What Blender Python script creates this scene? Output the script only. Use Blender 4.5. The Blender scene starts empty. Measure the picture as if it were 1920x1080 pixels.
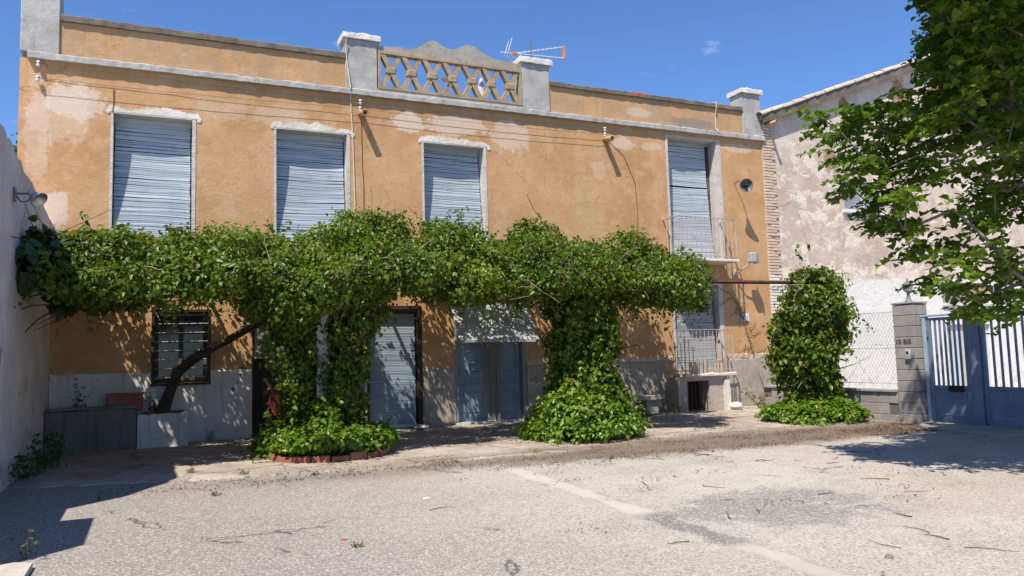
import bpy, math, random
import numpy as np
from mathutils import Matrix, Vector

# ------------------------------------------------------------------ camera, sky, sun, exposure
scene = bpy.context.scene
COL = scene.collection
R = math.radians
yaw, pitch, roll = R(24.376), R(5.0128), R(-1.6013)
fwd = Vector((math.sin(yaw)*math.cos(pitch), math.cos(yaw)*math.cos(pitch), math.sin(pitch)))
rgt = Vector((math.cos(yaw), -math.sin(yaw), 0)); upv = rgt.cross(fwd)
cr, sr = math.cos(roll), math.sin(roll)
rr = cr*rgt + sr*upv; uu = -sr*rgt + cr*upv
cam_d = bpy.data.cameras.new('camera'); cam = bpy.data.objects.new('camera', cam_d); COL.objects.link(cam)
cam_d.sensor_width = 36.0; cam_d.lens = 1450/1920*36; cam_d.clip_start = .05; cam_d.clip_end = 2000
m = Matrix(((rr.x, uu.x, -fwd.x, 0), (rr.y, uu.y, -fwd.y, -14.4), (rr.z, uu.z, -fwd.z, 1.32), (0, 0, 0, 1)))
cam.matrix_world = m
scene.camera = cam

SUNV = Vector((1.1, 1.0, -2.45)).normalized()          # direction the light travels
world = bpy.data.worlds.new('World'); scene.world = world; world.use_nodes = True
wn = world.node_tree; wn.nodes.clear()
w_out = wn.nodes.new('ShaderNodeOutputWorld'); w_bg = wn.nodes.new('ShaderNodeBackground')
sky = wn.nodes.new('ShaderNodeTexSky'); sky.sky_type = 'NISHITA'; sky.sun_disc = False
sky.sun_elevation = math.asin(-SUNV.z); sky.sun_rotation = math.atan2(-SUNV.x, -SUNV.y)
sky.altitude = 500; sky.air_density = 1.0; sky.dust_density = 0.15; sky.ozone_density = 3.0
w_bg.inputs['Strength'].default_value = .078
# thin wisps of cloud, by direction
tc = wn.nodes.new('ShaderNodeTexCoord')
wmap = wn.nodes.new('ShaderNodeMapping'); wmap.inputs['Scale'].default_value = (1, 1, 3.2)
wn.links.new(tc.outputs['Generated'], wmap.inputs['Vector'])
nz = wn.nodes.new('ShaderNodeTexNoise'); nz.inputs['Scale'].default_value = 7.5; nz.inputs['Detail'].default_value = 7; nz.inputs['Roughness'].default_value = .62
wn.links.new(wmap.outputs['Vector'], nz.inputs['Vector'])
rp = wn.nodes.new('ShaderNodeValToRGB'); rp.color_ramp.elements[0].position = .635; rp.color_ramp.elements[1].position = .90
wn.links.new(nz.outputs['Fac'], rp.inputs['Fac'])
mx = wn.nodes.new('ShaderNodeMix'); mx.data_type = 'RGBA'
mx.inputs[7].default_value = (9.0, 9.3, 10.0, 1)
mm = wn.nodes.new('ShaderNodeMath'); mm.operation = 'MULTIPLY'; mm.inputs[1].default_value = .75
wn.links.new(rp.outputs['Color'], mm.inputs[0]); wn.links.new(mm.outputs[0], mx.inputs[0])
tint = wn.nodes.new('ShaderNodeMix'); tint.data_type = 'RGBA'; tint.blend_type = 'MULTIPLY'; tint.inputs[0].default_value = 1; tint.inputs[7].default_value = (.93, 1.24, 1.66, 1)
wn.links.new(sky.outputs['Color'], tint.inputs[6]); wn.links.new(tint.outputs[2], mx.inputs[6]); wn.links.new(mx.outputs[2], w_bg.inputs['Color'])
wn.links.new(w_bg.outputs['Background'], w_out.inputs['Surface'])

sun_d = bpy.data.lights.new('sun', 'SUN'); sun_d.energy = 5.0; sun_d.angle = R(.53); sun_d.color = (1, .94, .84)
sun_o = bpy.data.objects.new('sun', sun_d); COL.objects.link(sun_o)
sun_o.rotation_euler = SUNV.to_track_quat('-Z', 'Y').to_euler(); sun_o.location = (-12, -12, 25)
scene.view_settings.view_transform = 'Standard'; scene.view_settings.look = 'None'
scene.view_settings.exposure = .5; scene.view_settings.gamma = 1.0
scene.render.engine = 'CYCLES'
scene.cycles.max_bounces = 5; scene.cycles.diffuse_bounces = 3; scene.cycles.glossy_bounces = 2; scene.cycles.transmission_bounces = 3

# ------------------------------------------------------------------ helpers
rng = random.Random(11); nr = np.random.default_rng(5)
ORG = {}
def gz(y): return .015*min(y, 0.0)

def tag(o, label=None, cat=None, group=None, kind=None):
    if label: o['label'] = label
    if cat: o['category'] = cat
    if group: o['group'] = group
    if kind: o['kind'] = kind
    return o
def attach(o, parent, org):
    ORG[o.name] = Vector(org); o.location = org
    if parent is not None:
        o.parent = parent; o.matrix_parent_inverse = Matrix.Translation(-ORG[parent.name])
    COL.objects.link(o); return o
def thing(name, loc, label, cat, group=None):
    o = bpy.data.objects.new(name, None); o.empty_display_size = .2
    attach(o, None, loc); return tag(o, label, cat, group)
def piece(name, mesh, parent, loc, rot=None, sc=None):
    o = bpy.data.objects.new(name, mesh); attach(o, parent, loc)
    if rot: o.rotation_euler = rot
    if sc: o.scale = sc
    return o

class MB:
    def __init__(s): s.v = []; s.f = []; s.sm = False
    def quad(s, a, b, c, d):
        n = len(s.v); s.v += [a, b, c, d]; s.f.append((n, n+1, n+2, n+3)); return s
    def box(s, x0, x1, y0, y1, z0, z1):
        n = len(s.v)
        s.v += [(x0,y0,z0),(x1,y0,z0),(x1,y1,z0),(x0,y1,z0),(x0,y0,z1),(x1,y0,z1),(x1,y1,z1),(x0,y1,z1)]
        s.f += [(n,n+3,n+2,n+1),(n+4,n+5,n+6,n+7),(n,n+1,n+5,n+4),(n+1,n+2,n+6,n+5),(n+2,n+3,n+7,n+6),(n+3,n,n+4,n+7)]
        return s
    def cbox(s, x0, x1, y0, y1, z0, z1, b):          # box with chamfered edges
        b = min(b, (x1-x0)/2.2, (y1-y0)/2.2, (z1-z0)/2.2)
        n = len(s.v); idx = {}
        for i, X in enumerate((x0, x1)):
            for j, Y in enumerate((y0, y1)):
                for k, Z in enumerate((z0, z1)):
                    dx = b*(1-2*i); dy = b*(1-2*j); dz = b*(1-2*k)
                    for a, p in enumerate(((X, Y+dy, Z+dz), (X+dx, Y, Z+dz), (X+dx, Y+dy, Z))):
                        idx[i,j,k,a] = len(s.v); s.v.append(p)
        F = []
        for i in (0,1): F.append([idx[i,j,k,0] for j,k in ((0,0),(1,0),(1,1),(0,1))])
        for j in (0,1): F.append([idx[i,j,k,1] for i,k in ((0,0),(1,0),(1,1),(0,1))])
        for k in (0,1): F.append([idx[i,j,k,2] for i,j in ((0,0),(1,0),(1,1),(0,1))])
        for j in (0,1):
            for k in (0,1): F.append([idx[0,j,k,1], idx[1,j,k,1], idx[1,j,k,2], idx[0,j,k,2]])
        for i in (0,1):
            for k in (0,1): F.append([idx[i,0,k,0], idx[i,1,k,0], idx[i,1,k,2], idx[i,0,k,2]])
        for i in (0,1):
            for j in (0,1): F.append([idx[i,j,0,0], idx[i,j,1,0], idx[i,j,1,1], idx[i,j,0,1]])
        for i in (0,1):
            for j in (0,1):
                for k in (0,1): F.append([idx[i,j,k,0], idx[i,j,k,1], idx[i,j,k,2]])
        c = Vector(((x0+x1)/2, (y0+y1)/2, (z0+z1)/2))
        for f in F:
            P = [Vector(s.v[q]) for q in f]; nn = (P[1]-P[0]).cross(P[2]-P[0])
            if nn.dot(P[0]-c) < 0: f.reverse()
            s.f.append(tuple(f))
        return s
    def prism(s, poly, a0, a1, axis='y'):             # outline extruded along an axis
        n = len(s.v); k = len(poly)
        P = {'y': lambda u, w, a: (u, a, w), 'x': lambda u, w, a: (a, u, w), 'z': lambda u, w, a: (u, w, a)}[axis]
        s.v += [P(u, w, a0) for u, w in poly] + [P(u, w, a1) for u, w in poly]
        s.f.append(tuple(range(n, n+k))); s.f.append(tuple(range(n+2*k-1, n+k-1, -1)))
        for i in range(k):
            j = (i+1) % k; s.f.append((n+j, n+i, n+k+i, n+k+j))
        return s
    def tube(s, pts, rad, n=6, cap=True):
        pts = [Vector(p) for p in pts]
        if not hasattr(rad, '__len__'): rad = [rad]*len(pts)
        base = len(s.v); ref = None
        for i, p in enumerate(pts):
            t = (pts[min(i+1, len(pts)-1)] - pts[max(i-1, 0)]).normalized()
            if ref is None:
                ref = Vector((0,0,1)) if abs(t.z) < .9 else Vector((1,0,0))
            a = t.cross(ref)
            if a.length < 1e-4: a = t.cross(Vector((0,1,0)))
            a.normalize(); b = a.cross(t); ref = b
            for k in range(n):
                th = 2*math.pi*k/n
                s.v.append(tuple(p + (a*math.cos(th) + b*math.sin(th))*rad[i]))
        for i in range(len(pts)-1):
            for k in range(n):
                q = base+i*n; j = (k+1) % n
                s.f.append((q+k, q+j, q+n+j, q+n+k))
        if cap:
            s.f.append(tuple(base+k for k in range(n-1, -1, -1))); e = base+(len(pts)-1)*n
            s.f.append(tuple(e+k for k in range(n)))
        return s
    def lathe(s, prof, c, axis=(0,0,1), n=16):         # (radius, height) profile about an axis through c
        ax = Vector(axis).normalized(); a = ax.cross(Vector((0,0,1)) if abs(ax.z) < .9 else Vector((1,0,0))).normalized(); b = ax.cross(a)
        base = len(s.v); c = Vector(c)
        for r, h in prof:
            for k in range(n):
                th = 2*math.pi*k/n; s.v.append(tuple(c + ax*h + (a*math.cos(th) + b*math.sin(th))*r))
        for i in range(len(prof)-1):
            for k in range(n):
                q = base+i*n; j = (k+1) % n
                s.f.append((q+k, q+j, q+n+j, q+n+k))
        return s
    def bar(s, p, q, w, d, side):                      # straight bar of w x d section from p to q, side = direction of w
        p = Vector(p); q = Vector(q); t = (q-p).normalized(); a = Vector(side); a = (a - t*a.dot(t)).normalized(); b = t.cross(a)
        n = len(s.v)
        for e in (p, q):
            for i, j in ((-1,-1),(1,-1),(1,1),(-1,1)): s.v.append(tuple(e + a*i*w/2 + b*j*d/2))
        s.f += [(n,n+1,n+2,n+3),(n+7,n+6,n+5,n+4)] + [(n+i, n+4+i, n+4+(i+1)%4, n+(i+1)%4) for i in range(4)]
        return s
    def rough(s, x0, x1, y0, y1, z0, z1, step=.12, j=.012):   # long ragged bar along x
        n = max(2, int((x1-x0)/step)); base = len(s.v)
        o = [[rng.gauss(0, j) for _ in range(8)] for _ in range(n+1)]
        for i in range(n+1):
            x = x0+(x1-x0)*i/n; q = o[i]; b = .012
            s.v += [(x, y0+q[0]*.5, z0+q[1]*.4), (x, y0+q[0]*.5+q[2]*.3, z1-b*1.5+q[3]*.6), (x, y0+b+abs(q[4]), z1+q[3]), (x, y1, z1+q[5]*.6), (x, y1, z0)]
        for i in range(n):
            for k in range(5):
                q = base+i*5; r = (k+1) % 5
                s.f.append((q+k, q+5+k, q+5+r, q+r))
        s.f.append(tuple(base+k for k in range(5))); s.f.append(tuple(base+n*5+k for k in range(4, -1, -1)))
        return s
    def mesh(s, name, mat, org=(0,0,0)):
        me = bpy.data.meshes.new(name)
        v = np.array(s.v, dtype=np.float64) - np.array(org)
        me.from_pydata(v.tolist(), [], s.f); me.update()
        for mt in (mat if isinstance(mat, (list, tuple)) else [mat]): me.materials.append(mt)
        if s.sm: me.polygons.foreach_set('use_smooth', [True]*len(me.polygons))
        return me
    def build(s, name, mat, parent=None, smooth=False):
        if smooth: s.sm = True
        v = np.array(s.v); lo = v.min(0); hi = v.max(0); org = ((lo[0]+hi[0])/2, (lo[1]+hi[1])/2, lo[2])
        o = bpy.data.objects.new(name, s.mesh(name, mat, org)); return attach(o, parent, org)

# ------------------------------------------------------------------ materials
class NT:
    def __init__(s, name):
        s.m = bpy.data.materials.new(name); s.m.use_nodes = True; s.t = s.m.node_tree; s.t.nodes.clear()
        s.out = s.t.nodes.new('ShaderNodeOutputMaterial'); s._p = None
    def n(s, ty): return s.t.nodes.new(ty)
    def set(s, sock, v):
        if isinstance(v, bpy.types.NodeSocket): s.t.links.new(v, sock)
        elif isinstance(v, (tuple, list)) and len(v) == 3 and sock.type == 'RGBA': sock.default_value = (*v, 1)
        else: sock.default_value = v
    def pos(s):
        if s._p is None: s._p = s.n('ShaderNodeNewGeometry').outputs['Position']
        return s._p
    def objpos(s): return s.n('ShaderNodeTexCoord').outputs['Object']
    def map(s, vec, scale=(1,1,1), loc=(0,0,0)):
        q = s.n('ShaderNodeMapping'); s.set(q.inputs['Vector'], vec); q.inputs['Scale'].default_value = scale; q.inputs['Location'].default_value = loc
        return q.outputs['Vector']
    def noise(s, scale, detail=4, rough=.55, vec=None, dist=0):
        q = s.n('ShaderNodeTexNoise'); q.inputs['Scale'].default_value = scale; q.inputs['Detail'].default_value = detail
        q.inputs['Roughness'].default_value = rough; q.inputs['Distortion'].default_value = dist
        s.set(q.inputs['Vector'], vec if vec is not None else s.pos()); return q.outputs['Fac']
    def vor(s, scale, feature='F1', out='Distance', vec=None, rnd=1):
        q = s.n('ShaderNodeTexVoronoi'); q.feature = feature; q.inputs['Scale'].default_value = scale; q.inputs['Randomness'].default_value = rnd
        s.set(q.inputs['Vector'], vec if vec is not None else s.pos()); return q.outputs[out]
    def ramp(s, fac, a, b, ca=(0,0,0), cb=(1,1,1)):
        q = s.n('ShaderNodeMapRange'); q.interpolation_type = 'SMOOTHSTEP'; s.set(q.inputs['Value'], fac)
        q.inputs['From Min'].default_value = a; q.inputs['From Max'].default_value = b; return q.outputs['Result']
    def math(s, op, a, b=0.0):
        q = s.n('ShaderNodeMath'); q.operation = op; s.set(q.inputs[0], a); s.set(q.inputs[1], b); return q.outputs[0]
    def mix(s, f, a, b, mode='MIX'):
        q = s.n('ShaderNodeMix'); q.data_type = 'RGBA'; q.blend_type = mode
        s.set(q.inputs[0], f); s.set(q.inputs[6], a); s.set(q.inputs[7], b); return q.outputs[2]
    def sep(s, vec=None):
        q = s.n('ShaderNodeSeparateXYZ'); s.set(q.inputs[0], vec if vec is not None else s.pos()); return q.outputs
    def rnd(s): return s.n('ShaderNodeObjectInfo').outputs['Random']
    def patch(s, a, b, ca, cb, ra, rb, nz, soft=.35, amp=.9):    # ragged stain around (ca,cb) on two axes
        u = s.math('DIVIDE', s.math('SUBTRACT', a, ca), ra); v = s.math('DIVIDE', s.math('SUBTRACT', b, cb), rb)
        d = s.math('SQRT', s.math('ADD', s.math('MULTIPLY', u, u), s.math('MULTIPLY', v, v)))
        d = s.math('ADD', d, s.math('MULTIPLY', s.math('SUBTRACT', nz, .5), amp*2))
        return s.math('SUBTRACT', 1.0, s.ramp(d, 1-soft, 1+soft*.4))
    def bump(s, h, strength=.4, dist=.01, nrm=None):
        q = s.n('ShaderNodeBump'); q.inputs['Strength'].default_value = strength; q.inputs['Distance'].default_value = dist
        s.set(q.inputs['Height'], h)
        if nrm is not None: s.set(q.inputs['Normal'], nrm)
        return q.outputs['Normal']
    def pbr(s, col, rough=.85, nrm=None, metal=0.0, spec=.3):
        q = s.n('ShaderNodeBsdfPrincipled'); s.set(q.inputs['Base Color'], col); s.set(q.inputs['Roughness'], rough)
        q.inputs['Metallic'].default_value = metal; q.inputs['Specular IOR Level'].default_value = spec
        if nrm is not None: s.set(q.inputs['Normal'], nrm)
        s.bs = q; s.t.links.new(q.outputs[0], s.out.inputs['Surface']); return s.m

def simple(name, c1, c2, scale=6, rough=.85, bump=.3, bscale=60, bdist=.004, metal=0.0, spec=.3, streak=0.0, piecevar=0.0, obj=False, rust=0.0):
    t = NT(name); p = t.objpos() if obj else t.pos()
    f = t.ramp(t.noise(scale, 6, .6, p), .35, .65); col = t.mix(f, c1, c2)
    g = t.noise(scale*9, 3, .6, p); col = t.mix(t.math('MULTIPLY', t.ramp(g, .45, .75), .35), col, tuple(x*.6 for x in c1))
    if streak: 
        st = t.noise(3.0, 4, .6, t.map(p, (6, 6, .35))); col = t.mix(t.math('MULTIPLY', t.ramp(st, .45, .72), streak), col, tuple(x*.35 for x in c1))
    if rust:
        rm = t.ramp(t.noise(7, 9, .8, p), .62, .68); col = t.mix(t.math('MULTIPLY', rm, rust), col, (.20, .085, .038)); gm = t.ramp(t.noise(2.2, 7, .7, p), .5, .75); col = t.mix(t.math('MULTIPLY', gm, .3), col, (.30, .29, .27))
    if piecevar:
        col = t.mix(t.math('MULTIPLY', t.rnd(), piecevar), col, tuple(x*.45 for x in c2))
    nrm = t.bump(t.noise(bscale, 4, .6, p), bump, bdist)
    return t.pbr(col, rough, nrm, metal, spec)

def mk_stucco(name, parapet=False):
    t = NT(name); x, y, z = t.sep()
    n1 = t.noise(.55, 5, .55); n2 = t.noise(2.6, 6, .65); n3 = t.noise(9, 5, .65)
    c = t.mix(t.ramp(n1, .35, .66), (.48, .266, .122), (.58, .34, .166))
    c = t.mix(t.math('MULTIPLY', t.ramp(n2, .46, .62), .65), c, (.61, .39, .215))
    c = t.mix(t.math('MULTIPLY', t.ramp(n3, .5, .70), .45), c, (.42, .225, .10))
    streak = t.noise(2.2, 5, .6, t.map(t.pos(), (5, 1, .3)))
    c = t.mix(t.math('MULTIPLY', t.ramp(streak, .52, .75), .28), c, (.42, .255, .13))
    drip = t.noise(3.0, 6, .65, t.map(t.pos(), (7, 1, .22), (3, 0, 1)))
    under = t.math('ADD', t.ramp(z, 5.3, 6.4), t.math('MULTIPLY', t.math('SUBTRACT', 1, t.ramp(z, 1.1, 2.2)), .8))
    c = t.mix(t.math('MULTIPLY', t.math('MULTIPLY', t.ramp(drip, .50, .70), under), .40), c, (.33, .20, .105))
    ckd = t.vor(.55, 'DISTANCE_TO_EDGE', 'Distance', t.map(t.pos(), (1, 1, .75), (1.7, 0, .4)))
    ckd = t.math('ABSOLUTE', t.math('ADD', ckd, t.math('MULTIPLY', t.math('SUBTRACT', t.noise(5, 6, .7), .5), .10)))
    ckm = t.math('MULTIPLY', t.math('SUBTRACT', 1, t.ramp(ckd, .0, .0055)), t.ramp(t.noise(.7, 3, .5), .50, .57)); c = t.mix(t.math('MULTIPLY', ckm, .55), c, (.20, .115, .06))
    nz = t.noise(4.2, 9, .76)
    if parapet:
        c = t.mix(t.math('MULTIPLY', t.ramp(t.noise(1.6, 6, .7), .38, .66), .75), c, (.38, .275, .175))
        pm = t.patch(x, z, 11.3, 6.62, .75, .16, nz); c = t.mix(pm, c, (.30, .24, .19))
        pm = t.patch(x, z, 9.8, 6.75, .35, .12, nz); c = t.mix(t.math('MULTIPLY', pm, .6), c, (.62, .50, .40))
    else:
        for cx, cz, rx, rz, k in ((-1.35, 5.75, .45, .32, .75), (-1.6, 5.5, .5, .5, .35), (-1.9, 5.2, .2, .9, .35), (-1.7, 3.85, .28, .4, .8), (.9, 5.85, .5, .2, .25), (4.35, 5.98, .3, .22, .85), (5.4, 6.0, .7, .2, .7), (6.6, 5.9, .45, .35, .6),
                                  (9.35, 5.98, .4, .14, .6), (10.1, 5.98, .25, .1, .5), (12.6, 6.15, .5, .12, .55), (8.7, 5.35, .2, .2, .3), (1.9, 5.85, .5, .2, .35)):
            c = t.mix(t.math('MULTIPLY', t.patch(x, z, cx, cz, rx, rz, nz, .14, 1.3), k*.68), c, (.74, .64, .55))
        c = t.mix(t.math('MULTIPLY', t.patch(x, z, 8.3, 4.3, .35, .8, nz, .6), .35), c, (.50, .40, .20))
    h = t.math('ADD', t.noise(55, 5, .7), t.math('MULTIPLY', t.noise(14, 4, .6), .8))
    h = t.math('ADD', h, t.math('MULTIPLY', t.noise(3, 3, .5), .8))
    return t.pbr(c, .93, t.bump(h, .75, .012), 0, .15)

def mk_white(name, c1=(.72, .68, .63), c2=(.60, .56, .52), dirt=.5, peel=0.0, peelcol=(.42, .33, .26)):
    t = NT(name); x, y, z = t.sep()
    c = t.mix(t.ramp(t.noise(1.3, 6, .6), .35, .68), c1, c2)
    st = t.noise(2.5, 5, .65, t.map(t.pos(), (5, 5, .4)))
    c = t.mix(t.math('MULTIPLY', t.ramp(st, .5, .76), dirt), c, (.33, .29, .25))
    if peel: c = t.mix(t.math('MULTIPLY', t.ramp(t.noise(2.1, 8, .72), .60, .64), peel), c, peelcol)
    if peel > .5:
        c = t.mix(t.math('MULTIPLY', t.ramp(t.noise(8, 8, .75, t.map(t.pos(), (1, 1, .6))), .64, .67), .8), c, (.16, .115, .11)); c = t.mix(t.math('MULTIPLY', t.ramp(t.noise(.9, 7, .7, t.map(t.pos(), (1, 1, 1), (4, 2, 1))), .5, .62), .45), c, (.50, .44, .40))
    h = t.math('ADD', t.noise(30, 5, .65), t.math('MULTIPLY', t.noise(6, 6, .65), 2))
    return t.pbr(c, .92, t.bump(h, .7, .018), 0, .15)

def mk_conc(name, c1=(.36, .34, .31), c2=(.46, .44, .41), spots=.5):
    t = NT(name)
    c = t.mix(t.ramp(t.noise(2.4, 7, .65), .36, .66), c1, c2)
    c = t.mix(t.math('MULTIPLY', t.ramp(t.noise(7, 7, .75), .52, .70), spots), c, (.17, .155, .135))
    st = t.noise(3, 5, .6, t.map(t.pos(), (5, 5, .5))); c = t.mix(t.math('MULTIPLY', t.ramp(st, .52, .75), .4), c, (.22, .2, .18))
    h = t.math('ADD', t.noise(45, 5, .7), t.math('MULTIPLY', t.noise(8, 4, .6), 1.2))
    return t.pbr(c, .95, t.bump(h, .7, .012), 0, .15)

def mk_neigh():
    t = NT('weathered_plaster'); x, y, z = t.sep()
    a = t.noise(.7, 7, .62); b = t.noise(1.7, 8, .68, t.map(t.pos(), (1, 1, 1.3), (5, 0, 2))); d = t.noise(6, 6, .7)
    c = t.mix(t.ramp(a, .38, .62), (.55, .415, .33), (.66, .54, .45))
    c = t.mix(t.math('MULTIPLY', t.ramp(b, .505, .53), .85), c, (.82, .70, .58))
    c = t.mix(t.math('MULTIPLY', t.ramp(t.noise(1.1, 8, .7, t.map(t.pos(), (1,1,1), (9, 3, 7))), .55, .58), .7), c, (.52, .385, .315))
    c = t.mix(t.math('MULTIPLY', t.ramp(d, .55, .8), .4), c, (.60, .50, .43))
    zz = t.math('ADD', z, t.math('MULTIPLY', t.math('SUBTRACT', t.noise(.9, 5, .6), .5), .55))
    c = t.mix(t.ramp(z, 5.4, 6.8), c, t.mix(.55, c, (.64, .555, .48)))                       # greyer, sandier coat towards the eaves
    # patches where the coat has fallen off and rubble shows
    nz = t.noise(4, 7, .7)
    for cx, cz, rx, rz in ((18.3, 8.05, .35, .6), (20.3, 8.3, .9, .55), (16.2, 7.6, .2, .25), (15.6, 6.1, .25, .35)):
        c = t.mix(t.patch(x, z, cx, cz, rx, rz, nz, .25), c, t.mix(t.ramp(t.noise(11, 4, .6), .4, .6), (.26, .15, .09), (.45, .28, .18)))
    wht = t.math('SUBTRACT', 1, t.ramp(zz, 2.98, 3.12))
    stain = t.math('MULTIPLY', t.ramp(t.noise(2.2, 8, .7), .54, .68), t.math('SUBTRACT', 1, t.ramp(z, .3, 1.3)))
    wc = t.mix(t.math('MULTIPLY', t.ramp(t.noise(1.5, 6, .65), .45, .7), .3), (.79, .75, .70), (.70, .65, .585))
    wc = t.mix(stain, wc, (.60, .44, .30))
    c = t.mix(wht, c, wc)
    # hairline cracks
    cr = t.vor(.85, 'DISTANCE_TO_EDGE', 'Distance', t.map(t.n('ShaderNodeTexNoise').outputs['Color'] if False else t.pos(), (1, 1, .8)))
    crn = t.math('ADD', cr, t.math('MULTIPLY', t.math('SUBTRACT', t.noise(7, 5, .7), .5), .12))
    ck = t.math('MULTIPLY', t.math('SUBTRACT', 1, t.ramp(t.math('ABSOLUTE', crn), .0, .010)), t.ramp(t.noise(.8, 3, .5), .5, .58))
    c = t.mix(t.math('MULTIPLY', ck, .6), c, (.24, .17, .12))
    h = t.math('ADD', t.noise(40, 5, .7), t.math('MULTIPLY', t.noise(5, 6, .65), 2.2))
    h = t.math('ADD', h, t.math('MULTIPLY', t.ramp(b, .53, .56), .5))
    return t.pbr(c, .95, t.bump(h, .7, .014), 0, .12)

def mk_ground():
    t = NT('worn_asphalt'); x, y, z = t.sep()
    grains = t.vor(170, 'F1', 'Color'); gs = t.n('ShaderNodeSeparateColor'); t.set(gs.inputs[0], grains); gr = gs.outputs[0]
    g2 = t.vor(75, 'F1', 'Color'); gs2 = t.n('ShaderNodeSeparateColor'); t.set(gs2.inputs[0], g2); gr2 = gs2.outputs[1]
    c = t.mix(t.ramp(t.noise(.35, 6, .6), .36, .66), (.41, .36, .305), (.51, .455, .39))
    c = t.mix(t.math('MULTIPLY', t.ramp(t.noise(1.2, 7, .7), .47, .70), .55), c, (.27, .245, .22))
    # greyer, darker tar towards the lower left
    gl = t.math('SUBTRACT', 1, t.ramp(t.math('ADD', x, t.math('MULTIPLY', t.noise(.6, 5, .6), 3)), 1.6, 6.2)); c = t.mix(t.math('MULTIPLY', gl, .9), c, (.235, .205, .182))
    nz = t.noise(2.3, 8, .72)
    pm = t.patch(x, y, 5.35, -8.75, 1.2, .8, nz, .30, 1.1); pn = t.noise(3.2, 6, .7, t.map(t.pos(), (.6, 2, 1)))
    c = t.mix(t.math('MULTIPLY', pm, t.math('SUBTRACT', 1, t.math('MULTIPLY', t.ramp(pn, .48, .68), .85))), c, (.225, .213, .198))
    # filled trench running out from the house
    tx = t.math('ADD', x, t.math('MULTIPLY', t.math('SUBTRACT', t.noise(2.6, 7, .72), .5), .34))
    tr = t.math('SUBTRACT', 1, t.ramp(t.math('ABSOLUTE', t.math('SUBTRACT', tx, 3.98)), .07, .17))
    pal = t.math('MULTIPLY', tr, t.ramp(t.math('ADD', y, t.math('MULTIPLY', nz, .5)), -8.35, -8.05))
    pal2 = t.math('MULTIPLY', tr, t.math('SUBTRACT', 1, t.ramp(y, -9.75, -9.5)))
    drk = t.math('MULTIPLY', tr, t.math('SUBTRACT', t.math('SUBTRACT', 1, pal), pal2))
    c = t.mix(t.math('MULTIPLY', drk, .9), c, (.14, .137, .13)); c = t.mix(t.math('MULTIPLY', t.math('MAXIMUM', pal, t.math('MULTIPLY', pal2, .4)), .6), c, (.52, .47, .40))
    # rusty brown earth towards the right
    rb = t.math('MULTIPLY', t.ramp(t.math('SUBTRACT', x, t.math('MULTIPLY', y, .5)), 10.0, 12.8), .5); c = t.mix(t.math('MULTIPLY', rb, t.ramp(t.noise(1.1, 6, .65), .35, .65)), c, (.34, .225, .13))
    # brown dirt washed along the gutter
    yg = t.math('ADD', y, t.math('MULTIPLY', t.math('SUBTRACT', t.noise(1.3, 7, .7), .5), 1.1))
    gut = t.math('SUBTRACT', 1, t.ramp(t.math('SUBTRACT', t.math('ABSOLUTE', t.math('ADD', yg, 4.85)), t.math('MULTIPLY', t.ramp(x, 3.0, 8.5), .38)), .10, .62)); gut = t.math('MULTIPLY', gut, t.ramp(x, -1.5, 5.5))
    c = t.mix(t.math('MULTIPLY', gut, .9), c, (.145, .098, .068))
    sm = t.math('SUBTRACT', 1, t.math('MAXIMUM', t.math('MAXIMUM', pal, pal2), t.math('MULTIPLY', gut, .8)))
    c = t.mix(t.math('MULTIPLY', sm, .42), c, t.mix(gr, t.mix(.65, c, (.06, .055, .05)), t.mix(.55, c, (.62, .57, .50))))
    c = t.mix(t.math('MULTIPLY', t.math('MULTIPLY', sm, t.ramp(gr2, .80, .84)), .6), c, (.55, .50, .44))
    c = t.mix(t.math('MULTIPLY', t.math('MULTIPLY', sm, t.math('SUBTRACT', 1, t.ramp(gr2, .12, .15))), .55), c, (.11, .10, .09))
    # meandering cracks
    wob = t.math('MULTIPLY', t.math('SUBTRACT', t.noise(2.2, 6, .7), .5), .55)
    ck = t.vor(.42, 'DISTANCE_TO_EDGE', 'Distance', t.map(t.pos(), (1, 1, 1), (2.3, 1.1, 0)))
    ck = t.math('ABSOLUTE', t.math('ADD', ck, t.math('MULTIPLY', wob, .35)))
    ckm = t.math('MULTIPLY', t.math('SUBTRACT', 1, t.ramp(ck, .001, .007)), t.ramp(t.noise(.5, 3, .5), .50, .56)); c = t.mix(t.math('MULTIPLY', ckm, .75), c, (.07, .06, .05))
    h = t.math('ADD', t.math('MULTIPLY', gr, .5), t.noise(25, 5, .7)); h = t.math('ADD', h, t.math('MULTIPLY', ckm, -2)); h = t.math('ADD', h, t.math('MULTIPLY', t.noise(1.1, 4, .6), 3))
    return t.pbr(c, .95, t.bump(h, .7, .008), 0, .15)

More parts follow.
